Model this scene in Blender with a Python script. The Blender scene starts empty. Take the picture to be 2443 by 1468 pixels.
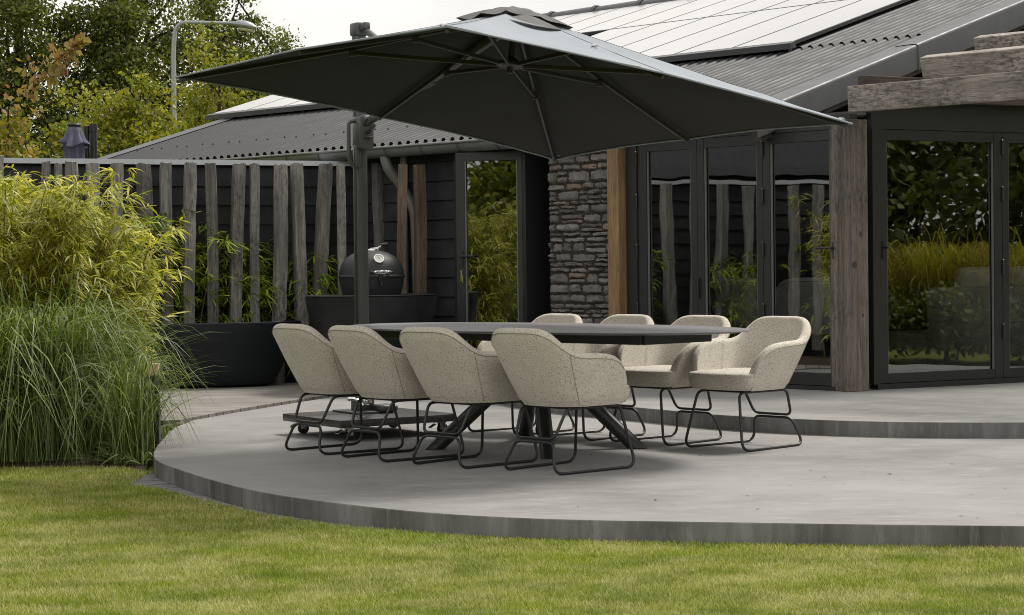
import bpy, bmesh, math, random
import numpy as np
from mathutils import Vector, Matrix
random.seed(7); RNG = np.random.default_rng(11)
sc = bpy.context.scene
COL = sc.collection
PI = math.pi
# ------------------------------------------------------------------ camera (metres; x right, y away, z up, terrace top = 0)
FPX, CH, HOR, ROLL = 4700.0, 1.169, 632.2, 0.012      # focal length in photo pixels, eye height, horizon row, roll
PT = math.atan((734 - HOR) / FPX)
FW = np.array([0, math.cos(PT), -math.sin(PT)]); UP0 = np.array([0, math.sin(PT), math.cos(PT)]); RT0 = np.array([1.0, 0, 0])
RT = math.cos(ROLL) * RT0 - math.sin(ROLL) * UP0; UP = math.sin(ROLL) * RT0 + math.cos(ROLL) * UP0
CAM = np.array([0, 0, CH])
def ray(px, py):
    v = FW * FPX + RT * (px - 1221.5) - UP * (py - 734); return v / v[1]
def D(px, py, d): return CAM + ray(px, py) * d                       # survey point at distance d
def Z(px, py, z):
    r = ray(px, py); return CAM + r * ((z - CH) / r[2])              # survey point at height z
def V(px, py, P, u):
    r = ray(px, py); n = np.array([-u[1], u[0]]); return CAM + r * ((n @ np.array(P[:2])) / (n @ r[:2]))
cam = bpy.data.cameras.new('camera'); co = bpy.data.objects.new('camera', cam); COL.objects.link(co)
cam.sensor_width = 36; cam.lens = FPX / 2443 * 36; cam.clip_start = .1; cam.clip_end = 3000
m = Matrix.Identity(4)
for i in range(3):
    m[i][0] = RT[i]; m[i][1] = UP[i]; m[i][2] = -FW[i]; m[i][3] = CAM[i]
co.matrix_world = m; sc.camera = co
# ------------------------------------------------------------------ light
w = bpy.data.worlds.new("World"); sc.world = w; w.use_nodes = True
nt = w.node_tree; N = nt.nodes; L = nt.links; N.clear()
SUND = Vector((.50, .42, .95)).normalized(); SEL = math.asin(SUND.z); SRO = math.atan2(SUND.x, SUND.y)
sky = N.new('ShaderNodeTexSky'); sky.sky_type = 'NISHITA'; sky.sun_disc = False; sky.sun_elevation = SEL; sky.sun_rotation = SRO
sky.dust_density = 4
tc = N.new('ShaderNodeTexCoord'); mp = N.new('ShaderNodeMapping'); mp.inputs['Scale'].default_value = (1, 1, 2.6)
nz = N.new('ShaderNodeTexNoise'); nz.inputs['Scale'].default_value = 2.3; nz.inputs['Detail'].default_value = 9; nz.inputs['Roughness'].default_value = .58
cr = N.new('ShaderNodeValToRGB'); cr.color_ramp.elements[0].position = .36; cr.color_ramp.elements[1].position = .60
cr.color_ramp.elements[0].color = (5.6, 5.5, 5.4, 1); cr.color_ramp.elements[1].color = (8.4, 8.05, 7.5, 1)
mx = N.new('ShaderNodeMixRGB'); mx.inputs['Fac'].default_value = .9
bg = N.new('ShaderNodeBackground'); bg.inputs['Strength'].default_value = .1; wo = N.new('ShaderNodeOutputWorld')
L.new(tc.outputs['Generated'], mp.inputs['Vector']); L.new(mp.outputs['Vector'], nz.inputs['Vector']); L.new(nz.outputs['Fac'], cr.inputs['Fac'])
L.new(sky.outputs['Color'], mx.inputs['Color1']); L.new(cr.outputs['Color'], mx.inputs['Color2']); L.new(mx.outputs['Color'], bg.inputs['Color']); L.new(bg.outputs['Background'], wo.inputs['Surface'])
sl = bpy.data.lights.new('sun', 'SUN'); sl.energy = 2.5; sl.angle = math.radians(14); sl.color = (1, .95, .87)
so = bpy.data.objects.new('sun', sl); COL.objects.link(so); so.rotation_euler = SUND.to_track_quat('Z', 'Y').to_euler(); so.location = (0, 0, 30)
sc.view_settings.view_transform = 'Standard'; sc.view_settings.look = 'None'; sc.view_settings.exposure = 0.58; sc.view_settings.gamma = 1
sc.render.engine = 'CYCLES'
try:
    sc.cycles.max_bounces = 8; sc.cycles.transparent_max_bounces = 24; sc.cycles.use_denoising = True; sc.cycles.denoiser = 'OPENIMAGEDENOISE'; sc.cycles.denoising_input_passes = 'RGB_ALBEDO_NORMAL'; sc.cycles.denoising_prefilter = 'NONE'; sc.cycles.pixel_filter_type = 'BLACKMAN_HARRIS'; sc.cycles.filter_width = 1.0; sc.cycles.sample_clamp_indirect = 5; sc.cycles.use_adaptive_sampling = False
except Exception: pass
# ------------------------------------------------------------------ materials
class MT:
    def __init__(s, name):
        s.m = bpy.data.materials.new(name); s.m.use_nodes = True; s.nt = s.m.node_tree; s.N = s.nt.nodes; s.L = s.nt.links
        s.b = s.N.get('Principled BSDF'); s.out = s.N.get('Material Output'); s._tc = None
    def n(s, t, **k):
        x = s.N.new(t)
        for a, v in k.items():
            if hasattr(x, a) and a not in ('Scale',): setattr(x, a, v)
        return x
    def co(s, kind='Object', scale=(1, 1, 1), rnd=0.0):
        if s._tc is None: s._tc = s.N.new('ShaderNodeTexCoord')
        mp = s.N.new('ShaderNodeMapping'); mp.inputs['Scale'].default_value = scale
        if rnd:
            oi = s.N.new('ShaderNodeObjectInfo'); mu = s.N.new('ShaderNodeMath'); mu.operation = 'MULTIPLY'; mu.inputs[1].default_value = rnd
            cb = s.N.new('ShaderNodeCombineXYZ'); s.L.new(oi.outputs['Random'], mu.inputs[0])
            for i in range(3): s.L.new(mu.outputs[0], cb.inputs[i])
            s.L.new(cb.outputs[0], mp.inputs['Location'])
        s.L.new(s._tc.outputs[kind], mp.inputs['Vector']); return mp.outputs['Vector']
    def noise(s, scale, detail=4, rough=.55, vec=None, dist=0):
        x = s.N.new('ShaderNodeTexNoise'); x.inputs['Scale'].default_value = scale; x.inputs['Detail'].default_value = detail
        x.inputs['Roughness'].default_value = rough; x.inputs['Distortion'].default_value = dist
        s.L.new(vec if vec is not None else s.co(), x.inputs['Vector']); return x.outputs['Fac']
    def ramp(s, fac, *stops):
        r = s.N.new('ShaderNodeValToRGB'); e = r.color_ramp.elements
        while len(e) < len(stops): e.new(.5)
        for el, (p, c) in zip(e, stops):
            el.position = p; el.color = (c, c, c, 1) if not hasattr(c, '__len__') else tuple(c) + (1,)
        s.L.new(fac, r.inputs['Fac']); return r.outputs['Color']
    def mix(s, fac, a, b, mode='MIX'):
        x = s.N.new('ShaderNodeMixRGB'); x.blend_type = mode
        for i, v in ((0, fac), (1, a), (2, b)):
            if isinstance(v, (int, float)): x.inputs[i].default_value = v if i == 0 else (v, v, v, 1)
            elif isinstance(v, tuple): x.inputs[i].default_value = v + (1,)
            else: s.L.new(v, x.inputs[i])
        return x.outputs[0]
    def math(s, op, a, b=None):
        x = s.N.new('ShaderNodeMath'); x.operation = op
        for i, v in ((0, a), (1, b)):
            if v is None: continue
            if isinstance(v, (int, float)): x.inputs[i].default_value = v
            else: s.L.new(v, x.inputs[i])
        return x.outputs[0]
    def set(s, col=None, rough=None, metal=None, spec=None, **k):
        def put(nm, v):
            i = s.b.inputs.get(nm)
            if i is None: return
            if hasattr(v, 'is_output') or isinstance(v, bpy.types.NodeSocket): s.L.new(v, i)
            elif isinstance(v, tuple): i.default_value = v + (1,) if len(v) == 3 else v
            else: i.default_value = v
        for nm, v in (('Base Color', col), ('Roughness', rough), ('Metallic', metal), ('Specular IOR Level', spec)):
            if v is not None: put(nm, v)
        for nm, v in k.items(): put(nm.replace('_', ' '), v)
        return s
    def bump(s, h, strength=.3, dist=.01):
        x = s.N.new('ShaderNodeBump'); x.inputs['Strength'].default_value = strength; x.inputs['Distance'].default_value = dist
        s.L.new(h, x.inputs['Height']); s.L.new(x.outputs['Normal'], s.b.inputs['Normal']); return s

def plain(name, col, rough=.5, metal=0, spec=.5, var=.12, sc_=14, bump=0):
    t = MT(name); f = t.noise(sc_, 5)
    a = tuple(c * (1 - var) for c in col); b = tuple(min(1, c * (1 + var)) for c in col)
    t.set(t.ramp(f, (.3, a), (.7, b)), None, metal, spec)
    r2 = t.noise(sc_ * 2.3, 3); t.set(rough=t.ramp(r2, (.3, max(.02, rough * .85)), (.7, min(1, rough * 1.15))))
    if bump: t.bump(t.noise(sc_ * 18, 3), bump, .003)
    return t.m
def concrete():
    t = MT('concrete'); big = t.noise(.55, 4, .6); mid = t.noise(2.6, 6, .62, t.co(scale=(1, 1.7, 1)), .4); fine = t.noise(60, 4, .7)
    c = t.ramp(big, (.34, (.175, .173, .169)), (.66, (.275, .272, .265)))
    c = t.mix(t.ramp(mid, (.42, 0.0), (.76, .5)), c, (.325, .322, .314))
    c = t.mix(t.ramp(t.noise(9, 5, .7, t.co(scale=(.6, 2.2, 1))), (.54, 0.0), (.72, .45)), c, (.40, .397, .389))
    c = t.mix(t.ramp(fine, (.3, .18), (.55, 0.0)), c, (.2, .2, .195))
    # cast riser: darker, with vertical water streaks and pinholes
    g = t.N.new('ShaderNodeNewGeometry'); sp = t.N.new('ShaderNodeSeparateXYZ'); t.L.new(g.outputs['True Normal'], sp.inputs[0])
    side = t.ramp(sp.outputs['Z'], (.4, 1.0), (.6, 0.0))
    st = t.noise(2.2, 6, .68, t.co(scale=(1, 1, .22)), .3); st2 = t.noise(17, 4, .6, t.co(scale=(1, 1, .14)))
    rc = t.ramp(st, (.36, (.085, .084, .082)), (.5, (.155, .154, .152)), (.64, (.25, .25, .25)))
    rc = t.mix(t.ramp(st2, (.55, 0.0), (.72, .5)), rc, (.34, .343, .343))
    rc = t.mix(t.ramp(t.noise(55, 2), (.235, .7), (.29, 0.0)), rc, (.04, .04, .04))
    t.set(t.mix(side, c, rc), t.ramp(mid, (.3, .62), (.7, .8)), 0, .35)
    t.bump(t.mix(.5, fine, mid), .22, .006); return t.m
def timber(name, dark, light, tan=None, tanamt=.3, scale=1.0, zs=.55, speck=0):
    t = MT(name); v = t.co(scale=(9 * scale, 9 * scale, zs * scale), rnd=37.0)
    gr = t.noise(2.2, 8, .68, v, .8); st = t.noise(1.1, 5, .6, t.co(scale=(3, 3, .8), rnd=19.0), .3); fi = t.noise(6, 6, .7, t.co(scale=(26, 26, .9), rnd=11.0))
    c = t.ramp(gr, (.30, dark), (.5, tuple((a + b) / 2 for a, b in zip(dark, light))), (.70, light))
    if tan: c = t.mix(t.math('MULTIPLY', t.ramp(st, (.42, 0.0), (.62, 1.0)), tanamt), c, tan)
    c = t.mix(t.ramp(fi, (.36, .75), (.5, 0.0)), c, tuple(a * .42 for a in dark))
    c = t.mix(t.ramp(t.noise(1.3, 4, .6, t.co(rnd=53.0)), (.3, .55), (.55, 0.0)), c, tuple(a * .6 for a in dark))
    if speck:
        bl = t.noise(3.2, 5, .65, t.co(scale=(1, 1, .55), rnd=71.0)); sp_ = t.noise(34, 4, .72, t.co(scale=(1, 1, .5)))
        c = t.mix(t.math('MULTIPLY', t.ramp(sp_, (.46, 0.0), (.56, 1.0)), t.math('MULTIPLY', t.ramp(bl, (.42, 0.0), (.62, 1.0)), speck)), c, (.035, .032, .03))
    oi = t.N.new('ShaderNodeObjectInfo'); br = t.math('ADD', t.math('MULTIPLY', oi.outputs['Random'], .55), .68)
    c = t.mix(1.0, c, br, 'MULTIPLY')
    t.set(c, .82, 0, .25); t.bump(t.mix(.5, fi, gr), .55, .012); return t.m
def leafmat(name, cols, trans=.35, rough=.5, pscale=.9, spec=.4):
    t = MT(name); g = t.N.new('ShaderNodeNewGeometry'); k = len(cols)
    c = t.ramp(g.outputs['Random Per Island'], *[(i / max(1, k - 1), cols[i]) for i in range(k)])
    c = t.mix(t.ramp(t.noise(pscale, 3), (.3, .45), (.6, 0.0)), c, tuple(x * .55 for x in cols[0]))
    t.set(c, rough, 0, spec)
    tr = t.N.new('ShaderNodeBsdfTranslucent'); t.L.new(t.mix(1.0, c, (1.25, 1.2, .6), 'MULTIPLY'), tr.inputs['Color'])
    ms = t.N.new('ShaderNodeMixShader'); ms.inputs[0].default_value = trans
    t.L.new(t.b.outputs[0], ms.inputs[1]); t.L.new(tr.outputs[0], ms.inputs[2]); t.L.new(ms.outputs[0], t.out.inputs['Surface']); return t.m
def glassmat():
    t = MT('glazing'); f = t.N.new('ShaderNodeFresnel'); f.inputs['IOR'].default_value = 3.0
    gl = t.N.new('ShaderNodeBsdfGlossy'); gl.inputs['Roughness'].default_value = .012; gl.inputs['Color'].default_value = (.92, .95, .95, 1)
    tr = t.N.new('ShaderNodeBsdfTransparent'); tr.inputs['Color'].default_value = (.80, .83, .82, 1)
    b = t.N.new('ShaderNodeBump'); b.inputs['Strength'].default_value = .25; b.inputs['Distance'].default_value = .004
    t.L.new(t.noise(2.2, 1, .4), b.inputs['Height']); t.L.new(b.outputs[0], gl.inputs['Normal'])
    ms = t.N.new('ShaderNodeMixShader'); t.L.new(f.outputs[0], ms.inputs[0]); t.L.new(tr.outputs[0], ms.inputs[1]); t.L.new(gl.outputs[0], ms.inputs[2])
    t.L.new(ms.outputs[0], t.out.inputs['Surface']); t.N.remove(t.b); return t.m
def fabricmat():
    t = MT('boucle_fabric'); a = t.noise(115, 3, .72, t.co(scale=(1, 1, 2.0), rnd=9.0)); b = t.noise(300, 2, .6); c0 = t.noise(9, 3)
    c = t.ramp(c0, (.3, (.585, .54, .465)), (.7, (.655, .61, .53)))
    c = t.mix(t.ramp(a, (.35, .95), (.46, 0.0)), c, (.085, .07, .055))
    c = t.mix(t.ramp(b, (.5, 0.0), (.75, .55)), c, (.66, .625, .56))
    t.set(c, .92, 0, .15, Sheen_Weight=.25); t.bump(t.mix(.5, a, b), .5, .006); return t.m
def canopymat():
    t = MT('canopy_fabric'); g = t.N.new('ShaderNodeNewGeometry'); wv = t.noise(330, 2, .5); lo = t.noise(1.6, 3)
    up = t.ramp(lo, (.3, (.25, .278, .31)), (.7, (.295, .325, .36))); dn = t.ramp(lo, (.3, (.040, .041, .042)), (.7, (.048, .049, .050)))  # faded top, with sky light and sheen put into its paler colour
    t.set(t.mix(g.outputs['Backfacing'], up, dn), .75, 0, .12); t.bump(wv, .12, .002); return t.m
def stonemat():
    t = MT('rubble_stone'); g = t.N.new('ShaderNodeNewGeometry'); n1 = t.noise(11, 6, .7); n2 = t.noise(55, 4, .7)
    c = t.ramp(g.outputs['Random Per Island'], (0, (.125, .12, .117)), (.3, (.20, .193, .186)), (.6, (.215, .192, .175)), (.85, (.29, .278, .265)), (1, (.30, .225, .18)))
    c = t.mix(t.ramp(n1, (.35, .7), (.62, 0.0)), c, (.085, .08, .075)); c = t.mix(t.ramp(n2, (.56, 0.0), (.74, .5)), c, (.26, .25, .24))
    t.set(c, .88, 0, .25); t.bump(t.mix(.5, n1, n2), .8, .02); return t.m
def roofmat():
    t = MT('roof_sheet'); n = t.noise(3, 4); t.set(t.ramp(n, (.3, (.026, .028, .031)), (.7, (.038, .040, .044))), t.ramp(n, (.3, .5), (.7, .62)), 0, .25); return t.m
def panelmat():
    t = MT('solar_glass'); n = t.noise(.5, 3)
    t.set(t.ramp(n, (.3, (.52, .517, .515)), (.7, (.61, .605, .60))), .16, .85, .6); return t.m
def granite():
    t = MT('granite'); n = t.noise(70, 3, .8); n2 = t.noise(9, 4)
    c = t.ramp(n, (.4, (.022, .021, .02)), (.62, (.09, .087, .083))); c = t.mix(t.ramp(n2, (.4, 0.0), (.7, .3)), c, (.12, .115, .11))
    t.set(c, .33, 0, .5); return t.m
def woodfloor(name, dark, light, board, ang):
    t = MT(name); mp = t.N.new('ShaderNodeMapping'); mp.inputs['Rotation'].default_value = (0, 0, ang)
    tcn = t.N.new('ShaderNodeTexCoord'); t.L.new(tcn.outputs['Object'], mp.inputs['Vector'])
    sp = t.N.new('ShaderNodeSeparateXYZ'); t.L.new(mp.outputs[0], sp.inputs[0])
    yb = t.math('DIVIDE', sp.outputs['Y'], board); fl = t.math('FLOOR', yb); fr = t.math('FRACT', yb)
    wn = t.N.new('ShaderNodeTexWhiteNoise'); wn.noise_dimensions = '1D'; t.L.new(fl, wn.inputs['W'])
    m2 = t.N.new('ShaderNodeMapping'); m2.inputs['Scale'].default_value = (1.2, 14, 1); t.L.new(mp.outputs[0], m2.inputs['Vector'])
    g = t.noise(2.4, 6, .65, m2.outputs[0], .4)
    c = t.ramp(g, (.3, dark), (.7, light)); c = t.mix(.35, c, t.ramp(wn.outputs['Value'], (0, tuple(x * .7 for x in dark)), (1, tuple(min(1, x * 1.15) for x in light))))
    gap = t.ramp(t.math('ABSOLUTE', t.math('SUBTRACT', fr, .5)), (.455, 0.0), (.475, 1.0)); c = t.mix(gap, c, (.02, .018, .016))
    t.set(c, .8, 0, .2); return t.m
def lawnmat():
    t = MT('lawn_ground'); a = t.noise(1.1, 5, .6); b = t.noise(30, 4, .7)
    c = t.ramp(a, (.3, (.14, .175, .016)), (.7, (.22, .22, .05))); c = t.mix(t.ramp(b, (.4, .6), (.65, 0.0)), c, (.05, .055, .012))
    t.set(c, .95, 0, .1); t.bump(b, .6, .03); return t.m
def grassmat():
    t = MT('grass_blade'); g = t.N.new('ShaderNodeNewGeometry'); a = t.noise(2.4, 7, .72, t.co(scale=(.7, 1.5, 1))); b = t.noise(5.5, 4, .6)
    gr = t.ramp(g.outputs['Random Per Island'], (0, (.155, .22, .014)), (.5, (.29, .365, .022)), (1, (.43, .475, .06)))
    dr = t.ramp(g.outputs['Random Per Island'], (0, (.44, .42, .12)), (.6, (.60, .56, .22)), (1, (.75, .71, .42)))
    f = t.math('ADD', t.math('MULTIPLY', a, .7), t.math('MULTIPLY', b, .42)); f = t.math('ADD', f, t.math('MULTIPLY', g.outputs['Random Per Island'], .16))
    gr = t.mix(t.ramp(t.noise(3.1, 4, .6, t.co(scale=(.8, 1.4, 1), rnd=3.0)), (.36, .75), (.58, 0.0)), gr, (.13, .20, .012)); c = t.mix(t.ramp(f, (.555, 0.0), (.79, .85)), gr, dr); t.set(c, .55, 0, .3)
    tr = t.N.new('ShaderNodeBsdfTranslucent'); t.L.new(c, tr.inputs['Color']); ms = t.N.new('ShaderNodeMixShader'); ms.inputs[0].default_value = .4
    t.L.new(t.b.outputs[0], ms.inputs[1]); t.L.new(tr.outputs[0], ms.inputs[2]); t.L.new(ms.outputs[0], t.out.inputs['Surface']); return t.m
X = {}
X['concrete'] = concrete()
X['post'] = timber('weathered_oak', (.11, .105, .10), (.42, .405, .385), (.25, .205, .165), .22, 1.0, .55, .55)
X['post_brown'] = timber('brown_oak', (.075, .055, .04), (.22, .175, .14), (.17, .11, .065), .45)
X['oak'] = timber('fresh_oak', (.24, .145, .07), (.44, .29, .16), (.36, .235, .13), .5)
X['corner'] = timber('corner_oak', (.06, .055, .05), (.27, .255, .235), (.27, .185, .115), .28, .7, .4, .6)
X['beam'] = timber('pergola_oak', (.19, .172, .155), (.58, .54, .485), (.40, .355, .30), .3, 1.0, 1.6, .7)
X['beam_dark'] = timber('plate_oak', (.06, .05, .043), (.17, .145, .125), (.12, .09, .065), .4)
X['deck'] = woodfloor('deck_boards', (.175, .165, .15), (.30, .285, .265), .14, math.radians(-8))
X['floor'] = woodfloor('interior_floor', (.13, .115, .10), (.22, .20, .18), .2, math.radians(45))
X['frame'] = plain('door_frame_paint', (.023, .024, .0255), .42, 0, .5, .1)
X['steel'] = plain('black_powder_coat', (.017, .018, .019), .38, 0, .5, .12)
X['siding'] = plain('black_boarding', (.027, .029, .032), .7, 0, .3, .35, 5)
X['fabric'] = fabricmat(); X['seam'] = plain('seam_thread', (.30, .265, .21), .9)
X['top'] = plain('ceramic_table_top', (.15, .152, .156), .40, 0, .6, .04, 40)
X['canopy'] = canopymat(); X['capfab'] = plain('vent_fabric', (.105, .104, .104), .8, 0, .25, .2, 4)
X['mast'] = plain('mast_aluminium', (.085, .092, .09), .42, .25, .5, .08)
X['rib'] = plain('rib_aluminium', (.05, .05, .048), .42, .3, .5, .08)
X['granite'] = granite(); X['chrome'] = plain('chrome', (.75, .76, .77), .14, 1, .5, .05); X['rubber'] = plain('rubber', (.012, .012, .012), .6)
X['tub'] = plain('black_composite', (.012, .015, .018), .42, 0, .25, .1, 3)
X['egg'] = plain('ceramic_grill_glaze', (.024, .026, .028), .5, 0, .4, .2, 60, .25); X['bowl'] = plain('blackened_steel', (.016, .018, .02), .45, .1, .35, .3, 7)
X['dial'] = plain('dial_face', (.55, .55, .52), .3)
X['glass'] = glassmat(); X['roof'] = roofmat(); X['flash'] = plain('flashing', (.085, .088, .094), .5, 0, .4, .1, 3)
X['panel'] = panelmat(); X['panel_dark'] = plain('solar_dark_reflection', (.006, .006, .008), .5, 0, .2); X['pframe'] = plain('panel_frame', (.055, .056, .055), .5, .2)  # panel_dark: a tree's dark reflection put into the panel colour
X['zinc'] = plain('zinc_gutter', (.17, .175, .17), .42, .2, .5, .15, 6); X['alu'] = plain('aluminium_coping', (.52, .55, .58), .35, .1, .5, .06)
X['stone'] = stonemat(); X['mortar'] = plain('mortar', (.045, .042, .04), .95, 0, .1, .3, 20)
X['soil'] = plain('soil', (.055, .043, .032), .95, 0, .1, .5, 18, .8); X['paver'] = plain('paver', (.17, .17, .173), .85, 0, .2, .3, 9, .3)
X['lawn'] = lawnmat(); X['grass'] = grassmat()
X['bark'] = plain('bark', (.05, .042, .034), .9, 0, .15, .4, 9, .6); X['cane'] = plain('bamboo_cane', (.13, .12, .04), .6, 0, .3, .3)
X['bamboo'] = leafmat('bamboo_leaf', [(.16, .21, .016), (.36, .39, .035), (.58, .56, .09), (.82, .78, .42)], .42, .42)
X['bamboo_dark'] = leafmat('bamboo_leaf_green', [(.13, .21, .018), (.25, .35, .03), (.46, .50, .08)], .35, .45)
X['reed'] = leafmat('reed_leaf', [(.05, .09, .015), (.085, .135, .024), (.15, .215, .045), (.25, .32, .10), (.42, .48, .26)], .35, .5)
X['oakleaf'] = leafmat('dark_tree_leaf', [(.05, .068, .013), (.115, .145, .024), (.25, .27, .05)], .3, .55, .35)
X['limeleaf'] = leafmat('light_shrub_leaf', [(.08, .115, .014), (.21, .26, .024), (.33, .34, .04), (.31, .28, .05)], .4, .5, .5)
X['redleaf'] = leafmat('autumn_leaf', [(.25, .11, .08), (.32, .22, .08), (.27, .27, .05), (.36, .28, .20)], .4, .45)
X['turnleaf'] = leafmat('turning_leaf', [(.13, .15, .02), (.25, .25, .03), (.36, .30, .05), (.40, .22, .07)], .4, .45)
X['goldleaf'] = leafmat('golden_leaf', [(.42, .31, .02), (.60, .44, .03), (.36, .33, .03)], .4, .5)
X['plume'] = leafmat('meadow_grass', [(.22, .22, .015), (.40, .37, .025), (.52, .46, .06)], .4, .5)
X['lamp'] = plain('galvanised_steel', (.33, .35, .36), .45, .5, .5, .1); X['lens'] = plain('lamp_lens', (.6, .6, .55), .2)
X['parasol'] = plain('parasol_cover', (.13, .125, .19), .8, 0, .2, .15, 5)
X['block'] = plain('light_pine_block', (.62, .47, .30), .6, 0, .3, .12, 30)
X['sofa'] = plain('grey_upholstery', (.50, .485, .47), .9, 0, .2, .1, 12); X['cushion'] = plain('pale_cushion', (.72, .70, .67), .9, 0, .2, .12, 12)
X['wall'] = plain('interior_wall', (.11, .105, .10), .9, 0, .2, .2, 3); X['copper'] = plain('copper_strip', (.42, .13, .05), .35, .6)
# ------------------------------------------------------------------ mesh helpers
class G:
    def __init__(s): s.v = []; s.f = []
    def add(s, vs, fs):
        o = len(s.v); s.v.extend([tuple(map(float, p)) for p in vs]); s.f.extend([tuple(i + o for i in f) for f in fs]); return s
    def hexa(s, p8):       # 4 bottom ccw + 4 top ccw
        return s.add(p8, [(3, 2, 1, 0), (4, 5, 6, 7), (0, 1, 5, 4), (1, 2, 6, 5), (2, 3, 7, 6), (3, 0, 4, 7)])
    def rbox(s, c, size, R=None, bev=.004, seg=2):
        b = bmesh.new(); bmesh.ops.create_cube(b, size=1)
        for v in b.verts: v.co = Vector((v.co.x * size[0], v.co.y * size[1], v.co.z * size[2]))
        bev = min(bev, min(size) * .45)
        if bev > 0: bmesh.ops.bevel(b, geom=list(b.edges), offset=bev, segments=seg, affect='EDGES', profile=.5)
        b.verts.index_update(); Rm = R if R is not None else Matrix.Identity(3); c = Vector(c)
        s.add([tuple(Rm @ v.co + c) for v in b.verts], [tuple(v.index for v in f.verts) for f in b.faces]); b.free(); return s
    def beam(s, p0, p1, w, h, up=(0, 0, 1), bev=.004):
        p0 = Vector(p0); p1 = Vector(p1); z = p1 - p0; l = z.length; z.normalize(); u = Vector(up)
        x = u.cross(z)
        if x.length < 1e-4: x = Vector((1, 0, 0)).cross(z)
        x.normalize(); y = z.cross(x)
        R = Matrix((x, y, z)).transposed(); return s.rbox((p0 + p1) / 2, (w, h, l), R, bev)
    def tube(s, pts, r, n=8, closed=False, cap=True):
        P = [Vector(p) for p in pts]; k = len(P); rr = r if hasattr(r, '__len__') else [r] * k
        T = []
        for i in range(k):
            a = P[(i - 1) % k] if (closed or i > 0) else P[i]; b = P[(i + 1) % k] if (closed or i < k - 1) else P[i]
            t = (b - a); T.append(t.normalized() if t.length > 1e-9 else Vector((0, 0, 1)))
        nrm = T[0].orthogonal().normalized(); vs = []
        for i in range(k):
            nrm = (nrm - T[i] * nrm.dot(T[i])); nrm = nrm.normalized() if nrm.length > 1e-6 else T[i].orthogonal().normalized()
            bn = T[i].cross(nrm)
            for j in range(n):
                a = 2 * PI * j / n; vs.append(P[i] + (nrm * math.cos(a) + bn * math.sin(a)) * rr[i])
        fs = []
        for i in range(k if closed else k - 1):
            for j in range(n):
                a = i * n + j; b = i * n + (j + 1) % n; c = ((i + 1) % k) * n + (j + 1) % n; d = ((i + 1) % k) * n + j; fs.append((a, b, c, d))
        if cap and not closed: fs.append(tuple(range(n - 1, -1, -1))); fs.append(tuple((k - 1) * n + j for j in range(n)))
        return s.add(vs, fs)
    def lathe(s, prof, c=(0, 0, 0), n=32, sx=1, sy=1, rot=0, cap=False):
        vs = []; k = len(prof); c = Vector(c); cr_, sr_ = math.cos(rot), math.sin(rot)
        for r, z in prof:
            for j in range(n):
                a = 2 * PI * j / n; x, y = r * math.cos(a) * sx, r * math.sin(a) * sy
                vs.append((c.x + x * cr_ - y * sr_, c.y + x * sr_ + y * cr_, c.z + z))
        fs = [(i * n + j, i * n + (j + 1) % n, (i + 1) * n + (j + 1) % n, (i + 1) * n + j) for i in range(k - 1) for j in range(n)]
        if cap: fs.append(tuple(range(n - 1, -1, -1))); fs.append(tuple((k - 1) * n + j for j in range(n)))
        return s.add(vs, fs)
    def grid(s, rows, flip=False):
        nr, ncc = len(rows), len(rows[0]); vs = [p for r in rows for p in r]
        fs = [(i * ncc + j, i * ncc + j + 1, (i + 1) * ncc + j + 1, (i + 1) * ncc + j) for i in range(nr - 1) for j in range(ncc - 1)]
        if flip: fs = [f[::-1] for f in fs]
        return s.add(vs, fs)
    def prism(s, poly, z0, z1):
        n = len(poly); vs = [(p[0], p[1], z0) for p in poly] + [(p[0], p[1], z1) for p in poly]
        return s.add(vs, [tuple(range(n - 1, -1, -1)), tuple(range(n, 2 * n))] + [(i, (i + 1) % n, n + (i + 1) % n, n + i) for i in range(n)])
def link(name, me, parent=None, base=None):
    o = bpy.data.objects.new(name, me); COL.objects.link(o)
    if parent is not None:
        o.parent = parent
        if base is not None: o.location = Vector((-base[0], -base[1], -base[2]))
    return o
def obj(name, g, mat, parent=None, base=None, smooth=False, ang=40, fix=True):
    me = bpy.data.meshes.new(name); me.from_pydata(g.v, [], g.f)
    if fix:
        b = bmesh.new(); b.from_mesh(me); bmesh.ops.recalc_face_normals(b, faces=b.faces); b.to_mesh(me); b.free()
    me.materials.append(X[mat] if isinstance(mat, str) else mat)
    if smooth:
        me.shade_smooth() if hasattr(me, 'shade_smooth') else None
        if ang < 180:
            try: me.set_sharp_from_angle(angle=math.radians(ang))
            except Exception: pass
    return link(name, me, parent, base)
def np_mesh(name, Vv, Q, mat, parent=None, base=None):
    Vv = np.asarray(Vv, np.float32).reshape(-1, 3); Q = np.asarray(Q, np.int32); nf, k = Q.shape
    me = bpy.data.meshes.new(name); me.vertices.add(len(Vv)); me.vertices.foreach_set('co', Vv.ravel())
    me.loops.add(nf * k); me.loops.foreach_set('vertex_index', Q.ravel()); me.polygons.add(nf)
    me.polygons.foreach_set('loop_start', np.arange(0, nf * k, k, dtype=np.int32))
    try: me.polygons.foreach_set('loop_total', np.full(nf, k, np.int32))
    except Exception: pass
    me.update(calc_edges=True); me.materials.append(X[mat]); return link(name, me, parent, base)
def ribbons(name, P, side, W, mat, parent=None, base=None):
    P = np.asarray(P); n, k, _ = P.shape; Vv = np.empty((n, k, 2, 3)); o = side[:, None, :] * (W[:, :, None] * .5)
    Vv[:, :, 0] = P - o; Vv[:, :, 1] = P + o; b = (np.arange(n) * k * 2)[:, None]; qs = []
    for i in range(k - 1): qs.append(np.concatenate([b + 2 * i, b + 2 * i + 1, b + 2 * i + 3, b + 2 * i + 2], 1))
    Q = np.stack(qs, 1).reshape(-1, 4); return np_mesh(name, Vv, Q, mat, parent, base)
def unit(a): return a / np.maximum(1e-9, np.linalg.norm(a, axis=-1, keepdims=True))
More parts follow.
